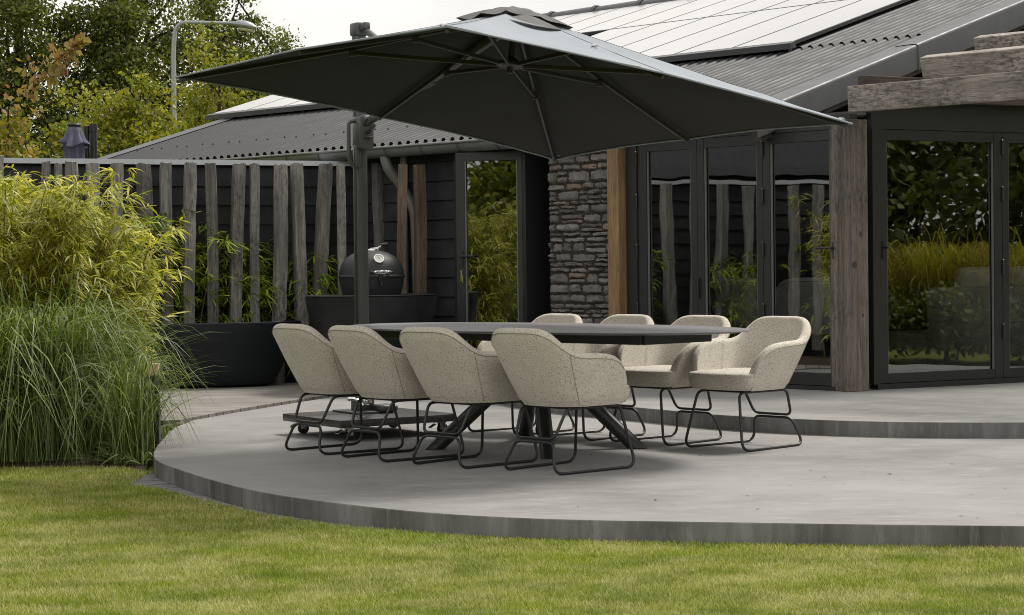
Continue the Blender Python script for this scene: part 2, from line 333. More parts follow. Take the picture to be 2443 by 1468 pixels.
def rhombs(name, P, A, S, Ln, Wd, mat, parent=None, base=None):
    n = len(P); Vv = np.empty((n, 4, 3)); Vv[:, 0] = P; Vv[:, 2] = P + A * Ln[:, None]
    mid = P + A * (Ln * .45)[:, None]; Vv[:, 1] = mid + S * (Wd * .5)[:, None]; Vv[:, 3] = mid - S * (Wd * .5)[:, None]
    return np_mesh(name, Vv, np.arange(n * 4).reshape(n, 4), mat, parent, base)
def tag(o, label=None, cat=None, group=None, kind=None):
    if label: o['label'] = label
    if cat: o['category'] = cat
    if group: o['group'] = group
    if kind: o['kind'] = kind
    return o
def thing(name, loc, label, cat, group=None, rz=0):
    o = bpy.data.objects.new(name, None); COL.objects.link(o); o.location = Vector(loc); o.rotation_euler = (0, 0, rz); o.empty_display_size = .2
    return tag(o, label, cat, group)
def copy_tree(o, parent=None):
    c = o.copy(); COL.objects.link(c); c.parent = parent
    for ch in list(o.children): copy_tree(ch, c)
    return c
def fillet(pts, rad, closed=True, seg=6):
    P = [Vector(p) for p in pts]; n = len(P); out = []
    for i in range(n):
        if not closed and i in (0, n - 1): out.append(P[i]); continue
        a, b, c = P[(i - 1) % n], P[i], P[(i + 1) % n]; r = rad[i] if hasattr(rad, '__len__') else rad
        d1 = (a - b); d2 = (c - b); t = min(r, d1.length * .48, d2.length * .48); p1 = b + d1.normalized() * t; p2 = b + d2.normalized() * t
        for k in range(seg + 1):
            u = k / seg; out.append(p1 * (1 - u) ** 2 + b * 2 * u * (1 - u) + p2 * u * u)
    return out
def ss(a, b, x):
    t = min(1, max(0, (x - a) / (b - a))); return t * t * (3 - 2 * t)
def smooth_poly(pts, it=3, closed=True):
    for _ in range(it):
        q = []; n = len(pts)
        for i in range(n if closed else n - 1):
            a = np.array(pts[i]); b = np.array(pts[(i + 1) % n]); q += [tuple(a * .75 + b * .25), tuple(a * .25 + b * .75)]
        if not closed: q = [pts[0]] + q + [pts[-1]]
        pts = q
    return pts
exec_parts = []
# ================================================================== GROUND
LZ = -.108
g = G(); S_ = 400
g.add([(-S_, -S_, LZ), (S_, -S_, LZ), (S_, S_, LZ), (-S_, S_, LZ)], [(0, 1, 2, 3)])
tag(obj('lawn', g, 'lawn'), kind='structure')
TF = [(-2.44, 13.79), (-2.35, 12.9), (-2.285, 12.45), (-2.182, 11.99), (-1.979, 11.519), (-1.622, 10.767), (-1.273, 10.177), (-.887, 9.743), (-.453, 9.337), (-.053, 9.113), (.33, 8.973), (.893, 8.862), (1.44, 8.74), (2.229, 8.598), (3.2, 8.46), (6, 8.3)]
TF = smooth_poly(TF, 2, False)
terr = TF + [(7, 8.25), (7, 19.0), (-.9, 19.9), (-1.3, 18.6), (-1.895, 16.965), (-2.253, 15.915), (-2.47, 15.2), (-2.5, 14.5)]
def slab(name, poly, z0, z1, mat, bev=.006):
    g = G(); g.prism(poly, z0, z1); o = obj(name, g, mat)
    if bev:
        b = bmesh.new(); b.from_mesh(o.data); es = [e for e in b.edges if all(v.co.z > z1 - 1e-4 for v in e.verts)]
        bmesh.ops.bevel(b, geom=es, offset=bev, segments=2, affect='EDGES', profile=.5); b.to_mesh(o.data); b.free()
    return tag(o, kind='structure')
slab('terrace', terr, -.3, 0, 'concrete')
UF = [(6.8, 12.55), (4.5, 12.72), (3.33, 12.8), (2.87, 12.86), (2.42, 12.99), (1.911, 13.287), (1.394, 13.76), (1.1, 14.27), (.80, 14.72), (.40, 15.25), (.12, 15.85), (-.085, 16.358), (-.195, 16.88), (-.36, 17.6), (-.6, 18.5)]
UF = smooth_poly(UF, 2, False)
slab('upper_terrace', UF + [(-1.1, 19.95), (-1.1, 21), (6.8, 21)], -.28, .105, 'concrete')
slab('deck', [(-2.56, 15.1), (-2.34, 15.95), (-1.985, 17.0), (-1.39, 18.65), (-.99, 19.99), (-1.6, 20.6), (-5.2, 19.4), (-4.4, 17.4), (-3.4, 15.9), (-2.75, 15.0)], -.25, .012, 'deck', .003)
# planting bed
bed = [(-9, 12.85), (-4.2, 12.75), (-3.3, 12.66), (-2.9, 12.66), (-2.52, 12.5), (-2.3, 12.25), (-2.36, 12.7), (-2.47, 13.8), (-2.53, 14.6), (-2.75, 15.0), (-3.4, 15.9), (-4.4, 17.4), (-5.2, 19.4), (-9, 19.4)]
bb = bmesh.new(); vs = [bb.verts.new((p[0], p[1], LZ + .012)) for p in bed]; bb.faces.new(vs); bmesh.ops.triangulate(bb, faces=bb.faces)
me = bpy.data.meshes.new('soil_bed'); bb.to_mesh(me); bb.free(); me.materials.append(X['soil']); tag(link('soil_bed', me), kind='structure')
# paver edging along the terrace foot
g = G(); path = [np.array(p) for p in TF if p[1] < 12.45 and p[0] < -.25]
acc = 0; i = 0; dense = []
for a, b in zip(path[:-1], path[1:]):
    for k in range(8): dense.append(a + (b - a) * k / 8)
ln = 0; last = dense[0]; cells = [dense[0]]
for p in dense[1:]:
    if np.linalg.norm(p - cells[-1]) > .105: cells.append(p)
for a, b in zip(cells[:-1], cells[1:]):
    t = (b - a) / np.linalg.norm(b - a); n = np.array([t[1], -t[0]]); n = -n if n @ (np.array([0.3, 13]) - a) > 0 else n
    wd = .21 + random.uniform(-.006, .006); z = LZ + .005 + random.uniform(-.002, .002); q0 = a + t * .003 + n * .004; q1 = b - t * .003 + n * .004
    P = [q0, q1, q1 + n * wd, q0 + n * wd]; g.hexa([(p[0], p[1], LZ - .05) for p in P] + [(p[0], p[1], z) for p in P])
tag(obj('paver_edging', g, 'paver'), kind='structure')
# ================================================================== HOUSE
K = np.array([2.77, 16.0]); U = np.array([-1, 1]) / 2 ** .5; NA = np.array([-1, -1]) / 2 ** .5
W_ = np.array([.8815, .4722]); NR = np.array([.4722, -.8815]); K2 = np.array([2.90, 16.16])
def A(t, n, z): p = K + U * t + NA * n; return (p[0], p[1], z)
def R(t, n, z): p = K2 + W_ * t + NR * n; return (p[0], p[1], z)
def pb(g, f, t0, t1, n0, n1, z0, z1):
    return g.hexa([f(t0, n0, z0), f(t1, n0, z0), f(t1, n1, z0), f(t0, n1, z0), f(t0, n0, z1), f(t1, n0, z1), f(t1, n1, z1), f(t0, n1, z1)])
house = thing('house', (K[0], K[1], 0), 'dark barn style house with corrugated roof, solar panels and glazed folding doors', 'house')
HB = tuple(house.location)
def hp(name, g, mat, smooth=False, ang=40, parent=None, fix=True):
    return obj(name, g, mat, house, HB, smooth, ang, fix) if parent is None else obj(name, g, mat, parent, None, smooth, ang, fix)
FZ = .105
# boarded wall, lap boards
def lap(g, f, t0, t1, z0, z1, pitch=.19, nb=.034, nt_=.012, back=-.16):
    z = z0; k = 0
    while z < z1 - .01:
        zt = min(z1, z + pitch); tb = t0
        g.hexa([f(t0, back, z), f(t1, back, z), f(t1, nb, z), f(t0, nb, z), f(t0, back, zt - .002), f(t1, back, zt - .002), f(t1, nt_, zt - .002), f(t0, nt_, zt - .002)]); z = zt
g = G(); lap(g, A, 4.68, 11.0, FZ, 2.33); hp('boarded_wall', g, 'siding')
EW = lambda t, n, z: (A(11.0, 0, 0)[0] + .7071 * t - .7071 * n, A(11.0, 0, 0)[1] + .7071 * t + .7071 * n, z)
g = G(); lap(g, EW, 0, 14, FZ, 2.33); pb(g, EW, 6.5, 8.5, -.2, 0, 2.33, 4.2); hp('end_wall', g, 'siding')
# stone pier
g = G(); pb(g, A, 2.575, 3.385, -.4, .02, FZ, 2.34); hp('mortar_core', g, 'mortar')
g = G(); z = FZ; rs = random.Random(3)
def stone(g, t0, t1, z0, z1):
    nu, nv = 8, 6; rows = []; dn = rs.uniform(.02, .05); tx, tz = rs.uniform(-.018, .018), rs.uniform(-.018, .018)
    jl = [rs.uniform(-.008, .008) for _ in range(nu)]; jt = [rs.uniform(-.007, .007) for _ in range(nu)]; js = [rs.uniform(-.009, .009) for _ in range(nv)]; je = [rs.uniform(-.009, .009) for _ in range(nv)]
    for j in range(nv):
        v = j / (nv - 1); r = []
        for i in range(nu):
            u = i / (nu - 1); e = (1 - abs(2 * u - 1) ** 5) * (1 - abs(2 * v - 1) ** 4)
            cu = .5 + (u - .5) * (1 - .06 * abs(2 * v - 1) ** 7); cv = .5 + (v - .5) * (1 - .07 * abs(2 * u - 1) ** 7)
            t = t0 + (t1 - t0) * cu + js[j] * (1 - u) + je[j] * u; zz = z0 + (z1 - z0) * cv + jl[i] * (1 - v) + jt[i] * v
            n = .012 + dn * e ** .28 + (tx * (u - .5) + tz * (v - .5)) * (e > 0) + rs.uniform(-.007, .007) * (e > 0); r.append(A(t, n, zz))
        rows.append(r)
    g.grid(rows)
while z < 2.31:
    h = rs.choice([.04, .05, .065, .08, .095, .115]) * rs.uniform(.9, 1.1); h = min(h, 2.34 - z); t = 2.575 + rs.uniform(-.02, .0)
    while t < 3.36:
        wd = rs.uniform(.10, .33); t1 = min(t + wd, 3.40 + rs.uniform(-.015, .012))
        if 3.39 - t1 < .05: t1 = 3.39 + rs.uniform(-.012, .014)
        zz = z + rs.uniform(-.004, .004)
        if h > .08 and rs.random() < .34:
            m_ = rs.uniform(.4, .6) * h; stone(g, t + .005, t1 - .005, zz + .004, zz + m_ - .004); stone(g, t + .005, t1 - .005, zz + m_ + .004, zz + h - .005)
        else: stone(g, t + .005, t1 - .005, zz + .005, zz + h - .005)
        t = t1
    z += h
st = hp('stone_pier', g, 'stone', True, 60, fix=False)
# dark recess beside the door with copper strip
g = G(); pb(g, A, 3.385, 3.72, -.62, -.57, FZ, 2.34); pb(g, A, 3.36, 3.40, -.57, -.02, FZ, 2.34); hp('recess', g, 'frame')
g = G(); pb(g, A, 3.40, 3.715, -.569, -.53, 1.50, 1.523); hp('copper_strip', g, 'copper')
g = G(); pb(g, A, 3.69, 3.74, -.57, .03, FZ, 2.34); hp('jamb', g, 'frame')
# glazed leaves
def leaf(f, t0, t1, z0, z1, st_l, st_r, bot, top, n0=-.05, n1=.015, handle=None, hinges=(), nm='folding_door'):
    g = G(); a, b = t0, t1
    pb(g, f, a, a + st_l, n0, n1, z0, z1); pb(g, f, b - st_r, b, n0, n1, z0, z1)
    pb(g, f, a + st_l, b - st_r, n0 + .003, n1 - .003, z0, z0 + bot); pb(g, f, a + st_l, b - st_r, n0 + .003, n1 - .003, z1 - top, z1)
    d = hp(nm, g, 'frame')
    for (x0, x1, y0, y1) in ((a + st_l, a + st_l + .012, z0 + bot, z1 - top), (b - st_r - .012, b - st_r, z0 + bot, z1 - top)): g = G(); pb(g, f, x0, x1, -.012, .004, y0, y1); hp('glazing_bead', g, 'zinc', parent=d)
    x0, x1, y0, y1 = a + st_l + .002, b - st_r - .002, z0 + bot + .002, z1 - top - .002
    g = G(); g.add([f(x0, -.02, y0), f(x1, -.02, y0), f(x1, -.02, y1), f(x0, -.02, y1)], [(0, 1, 2, 3) if f(1, 0, 0)[0] > f(0, 0, 0)[0] else (3, 2, 1, 0)]); hp('pane', g, 'glass', parent=d, fix=False)
    if handle:
        tx, hz, sgn, ln_ = handle; g = G(); pb(g, f, tx - .014, tx + .014, n1 + .001, n1 + .012, hz - .09, hz + .05)
        g.tube(fillet([f(tx, n1 + .01, hz), f(tx, n1 + .06, hz), f(tx + sgn * ln_, n1 + .06, hz)], .015, False), .010, 8); hp('handle', g, 'steel', True, 60, parent=d)
    for (tx, hz) in hinges:
        g = G(); p = f(tx, n1 + .012, hz - .06); q = f(tx, n1 + .012, hz + .06); g.tube([p, q], .012, 10); hp('hinge', g, 'steel', True, 50, parent=d)
        g = G(); p = f(tx, n1 + .012, hz + .061); q = f(tx, n1 + .012, hz + .068); g.tube([p, q], .0075, 8); hp('hinge_cap', g, 'chrome', parent=d)
    return d
ZT = 2.245
g = G(); pb(g, A, .0, 2.33, -.06, .03, FZ, FZ + .035); pb(g, A, .0, 2.42, -.08, .02, ZT, 2.36); pb(g, A, 2.30, 2.42, -.06, .03, FZ + .035, ZT); hp('door_surround', g, 'frame')
leaf(A, .12, .895, FZ + .04, ZT - .003, .09, .072, .10, .082, handle=(.165, 1.275, 1, .14), hinges=((.895, 2.12), (.895, 1.72), (.895, 1.27), (.895, .75)))
leaf(A, .899, 1.61, FZ + .04, ZT - .003, .062, .072, .10, .082, handle=None, hinges=())
leaf(A, 1.614, 2.295, FZ + .04, ZT - .003, .07, .10, .10, .082, hinges=((2.305, 2.1), (2.305, 1.72), (2.305, 1.27), (2.305, .75)))
g = G(); g.tube([A(1.60, .035, .86), A(1.60, .035, 1.04)], .012, 8); g.tube([A(1.60, .01, .88), A(1.60, .035, .88)], .008, 6); g.tube([A(1.60, .01, 1.02), A(1.60, .035, 1.02)], .008, 6); hp('pull_handle', g, 'steel', True, 50)
g = G(); pb(g, A, 3.74, 4.68, -.06, .03, ZT, 2.36); pb(g, A, 4.58, 4.68, -.06, .03, FZ, ZT); hp('door_surround', g, 'frame')
H0 = np.array(A(3.742, .02, 0)[:2])
def AJ(t, n, z): p = H0 + np.array([-.958, .287]) * t + np.array([-.287, -.958]) * n; return (p[0], p[1], z)
dr = leaf(AJ, .0, .655, FZ + .01, ZT - .003, .045, .085, .12, .08, handle=(.60, 1.255, -1, .13), nm='garden_door')
g = G(); g.tube([AJ(.605, .018, 1.115), AJ(.605, .034, 1.115)], .011, 8); pb(g, AJ, .595, .612, .034, .037, 1.02, 1.115); pb(g, AJ, .584, .594, .038, .041, 1.0, 1.075); hp('key', g, 'chrome', parent=dr)
# fresh oak post beside the pier
g = G(); g.rbox((0, 0, 1.13), (.135, .15, 2.27), None, .006); o = hp('oak_post', g, 'oak'); p = A(2.50, .05, .1)
o.location = Vector((p[0] - HB[0], p[1] - HB[1], p[2] - HB[2])); o.rotation_euler = (0, 0, math.atan2(U[1], U[0]))
# right-hand glazed front
g = G(); pb(g, R, .10, 3.6, -.06, .03, FZ, FZ + .045); pb(g, R, .06, 3.6, -.08, .02, 2.25, 2.47); pb(g, R, .06, .13, -.06, .03, FZ + .045, 2.25); hp('door_surround', g, 'frame')
leaf(R, .135, 1.46, FZ + .05, 2.247, .085, .085, .075, .085, handle=(.175, 1.275, 1, .0), hinges=((1.462, 2.12), (1.462, 1.72), (1.462, 1.10), (1.462, .55)))
leaf(R, 1.465, 2.55, FZ + .05, 2.247, .07, .085, .075, .085)
leaf(R, 2.555, 3.6, FZ + .05, 2.247, .07, .085, .075, .085)
# interior shell
IN = lambda t, n, z: A(t, n, z)
foot = [A(0, -.2, 0)[:2], A(11, -.2, 0)[:2], A(11, -14.5, 0)[:2], A(-1.2, -14.5, 0)[:2], A(-1.2, -5.6, 0)[:2], R(3.6, -.2, 0)[:2], R(.1, -.2, 0)[:2]]
g = G(); g.prism(foot, -.2, .112); hp('floor', g, 'floor')
g = G(); g.prism(foot, 2.36, 2.40); hp('ceiling', g, 'wall')
g = G(); pb(g, A, -1.0, 5.2, -5.6, -5.5, .112, 2.36); pb(g, A, 5.0, 5.1, -5.5, -.17, .112, 2.36); e0 = R(3.6, -.2, 0); ef = lambda t, n, z: (e0[0] + .7071 * (t + n), e0[1] + .7071 * (t - n), z); pb(g, ef, 0, 2.1, 0, .1, .112, 2.36); hp('inner_wall', g, 'wall')
# roof
RO = np.array([2.72, 15.83, 2.41]); TA = .30; VH = np.array([1, 1]) / 2 ** .5; RN = np.cross(np.array([U[0], U[1], 0]), np.array([VH[0], VH[1], TA])); RN = RN / np.linalg.norm(RN); RN = RN if RN[2] > 0 else -RN
def rp(s, r, h=0.0):
    p = RO + np.array([U[0] * s + VH[0] * r, U[1] * s + VH[1] * r, TA * r]) + RN * h; return tuple(p)
def sheet(g, s0, s1, r0, r1, h0, pitch=.127, amp=.021, nr=10):
    ns = int((s1 - s0) / pitch * 10); rows = []
    for j in range(nr + 1):
        r = r0 + (r1 - r0) * j / nr; rows.append([rp(s0 + (s1 - s0) * i / ns, r, h0 + amp * max(-1, min(1, 1.7 * math.cos(2 * PI * (s1 - s0) / pitch * i / ns)))) for i in range(ns + 1)])
    g.grid(rows)
g = G(); sheet(g, .98, 11.03, -.09, 2.98, 0); sheet(g, .98, 11.03, 2.90, 7.52, .016)
for i in range(78):                                             # fixing screws on the crowns
    for r in (.55, 3.15):
        s = .98 + .127 * (i + 1) + (.0 if (i % 3) else .03)
        if i % 2 == 0: c = rp(.98 + .127 * (i + 1), r + (i % 4) * .02, .018); g.lathe([(.010, 0), (.010, .010), (.003, .022)], c, 6, cap=True)
roof = hp('roof', g, 'roof', True, 50, fix=False)
g = G(); back = lambda s, r, h=0: tuple(np.array(rp(s, 7.5, h)) + np.array([VH[0], VH[1], -TA]) * (r))
g.grid([[back(.98, 0), back(11.03, 0)], [back(.98, 7.5), back(11.03, 7.5)]]); hp('rear_roof', g, 'roof', parent=roof)
g = G()
for i in range(12):                                             # ridge caps
    s0 = .95 + i * .86; s1 = min(11.1, s0 + .88); rows = []
    for s, rr in ((s0, .135), (s0 + .05, .15), (s0 + .07, .133), (s1, .122)):
        c = np.array(rp(s, 7.52, .02)); rows.append([tuple(c + np.array([VH[0] * math.cos(a) * rr, VH[1] * math.cos(a) * rr, math.sin(a) * rr * .95])) for a in np.linspace(-.25, PI + .25, 14)])
    g.grid(rows)
hp('ridge_cap', g, 'flash', True, 50, parent=roof)
g = G()
def verge(s_in, s_out, r0, r1, h, drop):
    rows = []
    for r in (r0, r1):
        c = [rp(s_in, r, h - .004), rp(s_in - (s_in - s_out) * .75, r, h)]
        for a in np.linspace(0, PI / 2, 5): c.append(rp(s_out + .03 - .03 * math.sin(a), r, h - .03 + .03 * math.cos(a)))
        q = rp(s_out, r, h - .03); c.append((q[0], q[1], q[2] - drop)); q2 = rp(s_out + .02, r, h - .03); c.append((q2[0], q2[1], q2[2] - drop)); rows.append(c)
    g.grid(rows)
verge(1.10, .84, -.1, 2.35, .045, .20); verge(1.105, .835, 2.28, 7.6, .052, .21)
hp('verge_flashing', g, 'flash', True, 40, parent=roof)
g = G(); rows = [[rp(10.88, r, .03), rp(11.08, r, .045), rp(11.10, r, .02), tuple(np.array(rp(11.10, r, .02)) - np.array([0, 0, .16]))] for r in (-.08, 7.6)]; g.grid(rows); hp('verge_flashing', g, 'flash', True, 30, parent=roof)
g = G(); pb(g, A, .98, 11.05, -.16, .12, 2.34, 2.385); hp('soffit', g, 'siding')
g = G(); p0 = rp(.93, -.05, -.13); p1 = rp(.93, 7.5, -.13); g.beam(p0, p1, .09, .2); hp('verge_rafter', g, 'beam_dark')
# gutter with straps, downpipes
g = G(); gr_, gs0, gs1 = .095, 3.6, 11.0
def gp(s, a, rr): c = np.array(rp(s, -.10, 0)); c[2] = 2.345; return tuple(c + np.array([VH[0] * math.cos(a) * rr, VH[1] * math.cos(a) * rr, math.sin(a) * rr]))
g.grid([[gp(s, a, gr_) for a in np.linspace(PI, 2 * PI, 15)] for s in np.linspace(gs0, gs1, 12)]); g.grid([[gp(s, a, gr_ - .004) for a in np.linspace(PI, 2 * PI, 15)] for s in (gs0, gs1)])
g.tube([gp(gs0, PI, gr_ + .006), gp(gs1, PI, gr_ + .006)], .014, 8)
gut = hp('gutter', g, 'zinc', True, 60, fix=False)
for i in range(14):
    s = gs0 + .25 + i * .52; g = G(); g.grid([[gp(s - .012, a, gr_ + .006) for a in np.linspace(PI, 2 * PI, 15)], [gp(s + .012, a, gr_ + .006) for a in np.linspace(PI, 2 * PI, 15)]])
    hp('gutter_strap', g, 'flash', True, 60, parent=gut, fix=False)
g = G(); g.tube(fillet([D(917, 352, 19.66), D(921, 398, 19.66), D(962, 448, 19.72), D(990, 500, 19.66), D(996, 640, 19.62), D(1003, 925, 19.55)], .16, False, 8), .052, 14); hp('downpipe', g, 'zinc', True, 60)
g = G(); g.tube([D(963, 352, 19.75), D(964, 430, 19.75), D(969, 900, 19.7)], .040, 12); hp('vent_pipe', g, 'zinc', True, 60)
# solar panels: a glass sheet in a dark frame each
def panel(s0, s1, r0, r1, h=.105, mat='panel'):
    g = G(); e = .022
    P = [rp(s0 + e, r0 + e, h), rp(s1 - e, r0 + e, h), rp(s1 - e, r1 - e, h), rp(s0 + e, r1 - e, h)]; Q = [rp(s0 + e, r0 + e, h - .01), rp(s1 - e, r0 + e, h - .01), rp(s1 - e, r1 - e, h - .01), rp(s0 + e, r1 - e, h - .01)]
    g.hexa(Q + P); o = hp('solar_panel', g, mat); g = G(); h2 = h - .003
    P = [rp(s0 + .002, r0 + .002, h2), rp(s1 - .002, r0 + .002, h2), rp(s1 - .002, r1 - .002, h2), rp(s0 + .002, r1 - .002, h2)]; Q = [rp(s0 + .002, r0 + .002, h2 - .035), rp(s1 - .002, r0 + .002, h2 - .035), rp(s1 - .002, r1 - .002, h2 - .035), rp(s0 + .002, r1 - .002, h2 - .035)]
    g.hexa(Q + P); hp('panel_frame', g, 'pframe', parent=o)
for i in range(10):
    if i < 6: panel(2.65 + i * .78, 2.65 + (i + 1) * .78, 2.84, 5.30)
    panel(2.65 + i * .78, 2.65 + (i + 1) * .78, 5.315, 7.30)
def trim(s0, s1, r0):
    g = G(); P = [rp(s0, r0 - .085, .105), rp(s1, r0 - .085, .105), rp(s1, r0 - .003, .106), rp(s0, r0 - .003, .106)]; Q = [rp(s0, r0 - .085, .045), rp(s1, r0 - .085, .045), rp(s1, r0 - .003, .045), rp(s0, r0 - .003, .045)]; g.hexa(Q + P)
    hp('panel_edge_trim', g, 'flash')
    g = G()
    s = s0 + .1
    while s < s1: c = rp(s, r0 + .02, .03); g.rbox(c, (.04, .04, .09), None, .003); s += .6
    hp('panel_bracket', g, 'zinc')
trim(2.62, 8.0, 2.84)
for i in range(5):
    panel(7.72 + i * .74, 7.72 + (i + 1) * .74, 2.16, 3.22); panel(7.72 + i * .74, 7.72 + (i + 1) * .74, 3.235, 4.0, mat='panel_dark')
trim(7.70, 11.44, 2.16)
# pergola at the corner
perg = thing('pergola', (2.713, 15.95, FZ), 'weathered oak pergola of rough beams carried by a square corner post', 'pergola'); PB = tuple(perg.location)
g = G(); g.rbox((0, 0, 1.105), (.222, .222, 2.21), None, .007, 2); o = obj('post', g, 'corner', perg)
pc = np.array([2.713, 15.95]) + W_ * .111 - NR * .111; o.location = (pc[0] - PB[0], pc[1] - PB[1], 0); o.rotation_euler = (0, 0, math.atan2(W_[1], W_[0]))
for (kx, kz, kr) in ((.035, 1.28, .020), (-.03, 1.03, .024), (.05, .62, .012)):
    gk = G(); gk.add(*(lambda gg: ([(v[0] + kx, -.1115 - v[2], v[1] * 1.25 + kz) for v in gg.v], gg.f))(G().lathe([(kr, 0), (kr * .8, .002), (.001, .0025)], n=16))); obj('knot', gk, 'beam_dark', o)
def rafter(x, y, ztop, h, wd, ln_, mat, tilt):
    g = G(); rr = random.Random(int(x * 100)); g.rbox((0, 0, 0), (wd, h, ln_), None, .008, 2); o = obj('beam', g, mat, perg)
    z = Vector((.7071, -.7071, 0)); nrm = Vector((-.7071, -.7071, 0)); upv = Vector((0, 0, 1)); yv = (upv * math.cos(tilt) + nrm * math.sin(tilt)).normalized(); xv = yv.cross(z)
    Rm = Matrix((xv, yv, z)).transposed(); c = Vector((x, y, ztop)) - yv * (h / 2) + z * (ln_ / 2) - nrm * (wd / 2); o.matrix_local = Matrix.Translation(c - Vector(PB)) @ Rm.to_4x4()
rafter(2.717, 15.9, 2.578, .212, .12, 5.2, 'beam', 0.06); rafter(3.45, 16.62, 2.885, .20, .12, 5.4, 'beam', .29); rafter(4.09, 17.42, 3.135, .20, .12, 5.4, 'beam', .29); rafter(4.78, 18.2, 3.39, .20, .12, 5.4, 'beam', .29)
g = G(); g.rbox((0, 0, 0), (.09, .20, 3.9), None, .006); o = obj('wall_plate', g, 'beam_dark', perg); z = Vector((W_[0], W_[1], 0)); yv = Vector((0, 0, 1)); xv = yv.cross(z)
c = Vector(R(1.86, .08, 2.572)); o.matrix_local = Matrix.Translation(c - Vector(PB)) @ Matrix((xv, yv, z)).transposed().to_4x4()
# ================================================================== TABLE
TC = np.array([.155, 12.54]); TA_ = math.radians(-46)
tab = thing('dining_table', (TC[0], TC[1], 0), 'long black oval dining table with slanted crossed legs under the parasol', 'table', rz=TA_)
def sup(a, b, n, k=96):
    o = []
    for i in range(k):
        t = 2 * PI * i / k; c, s_ = math.cos(t), math.sin(t); o.append((a * math.copysign(abs(c) ** (2 / n), c), b * math.copysign(abs(s_) ** (2 / n), s_)))
    return o
g = G(); TZ = .772; ring = lambda a, b, z: [(x, y, z) for x, y in sup(a, b, 2.25)]
rows = [ring(.02, .01, TZ), ring(1.60, .685, TZ), ring(1.612, .697, TZ - .002), ring(1.615, .70, TZ - .006), ring(1.608, .693, TZ - .010), ring(1.52, .62, TZ - .020), ring(.02, .01, TZ - .022)]
g.grid([r + [r[0]] for r in rows]); b = obj('tabletop', g, 'top', tab, smooth=True, ang=25)
g = G()
for (x0, y0, x1, y1) in ((-1.18, -.30, 1.18, -.30), (-1.18, .30, 1.18, .30), (-1.18, -.3, -1.18, .3), (1.18, -.3, 1.18, .3), (-.5, -.3, -.5, .3), (.5, -.3, .5, .3)): g.beam((x0, y0, TZ - .052), (x1, y1, TZ - .052), .04, .056, bev=.003)
obj('under_frame', g, 'steel', tab)
Mi = Matrix.Rotation(-TA_, 3, 'Z')
def tl(p): return Mi @ (Vector(p) - Vector((TC[0], TC[1], 0)))
for foot_, head in (((1035, 1072), (-.12, .2)), ((1522, 1070), (.12, -.2)), ((1252, 1040), (-.12, -.16)), ((1308, 1094), (.12, .16))):
    f0 = tl(Z(foot_[0], foot_[1], 0)); top = Vector((0, 0, TZ - .1)) + Vector((f0.x * -.10, f0.y * -.10, 0)); g = G()
    d = (top - f0); zc = d.normalized(); ring0 = []; nn = 20; x_ = zc.orthogonal().normalized(); y_ = zc.cross(x_)
    vs = []
    for base_z, cz in ((0.004, 0), (TZ - .085, 1)):
        for k in range(nn):
            a = 2 * PI * k / nn; off = (x_ * math.cos(a) + y_ * math.sin(a)) * .046; p = f0 + off; t = (base_z - p.z) / zc.z; vs.append(p + zc * t)
    g.add(vs, [(k, (k + 1) % nn, nn + (k + 1) % nn, nn + k) for k in range(nn)] + [tuple(range(nn - 1, -1, -1)), tuple(range(nn, 2 * nn))]); obj('leg', g, 'steel', tab, smooth=True, ang=50)
# ================================================================== CHAIRS
def plan(s, xf, xr, w, c=.23):
    a = abs(s); sg = 1 if s >= 0 else -1; xc = xr + c
    if a >= .46: return (xc + (xf - xc) * (a - .46) / .54, sg * (w + .006 * math.sin(PI * (a - .46) / .54)))
    th = a / .46 * PI / 2; p = .68
    return (xc - c * max(0, math.cos(th)) ** p, sg * w * math.sin(th) ** p)
ZB, ZS = .372, .452
ZK = [(0, .818), (.06, .8175), (.12, .809), (.17, .790), (.22, .760), (.27, .727), (.32, .700), (.37, .684), (.43, .676), (.55, .672), (.70, .664), (1.0, .640)]
def ztop(s):
    a = abs(s); k = 0
    while k < len(ZK) - 2 and a > ZK[k + 1][0]: k += 1
    (x0, z0), (x1, z1) = ZK[k], ZK[k + 1]; xm, zm = ZK[k - 1] if k > 0 else (-ZK[1][0], ZK[1][1]); xp, zp = ZK[min(k + 2, len(ZK) - 1)]
    m0 = (z1 - zm) / (x1 - xm); m1 = (zp - z0) / max(1e-6, xp - x0); h = x1 - x0; u = min(1, max(0, (a - x0) / h))
    z = (2 * u ** 3 - 3 * u * u + 1) * z0 + (u ** 3 - 2 * u * u + u) * h * m0 + (3 * u * u - 2 * u ** 3) * z1 + (u ** 3 - u * u) * h * m1
    if a > .68:
        u = min(1, (a - .68) / .32); z = ZS + .012 + (z - ZS - .012) * (max(0, 1 - u ** 2.5)) ** .60
    return z
def P_out(s, z):
    k = (z - ZB) / (.81 - ZB); kk = k + .16 * k * (1 - k)
    b = plan(s, .452, .018, .242); t = plan(s, .450, -.192, .344, .25)
    e = .02 * max(0, 1 - (z - ZB) / .045) ** 2                         # tucked lower edge
    cx = .27
    x, y = b[0] + (t[0] - b[0]) * kk, b[1] + (t[1] - b[1]) * kk
    return np.array([x - (x - cx) * e * 1.5, y * (1 - e * 2.2), z])
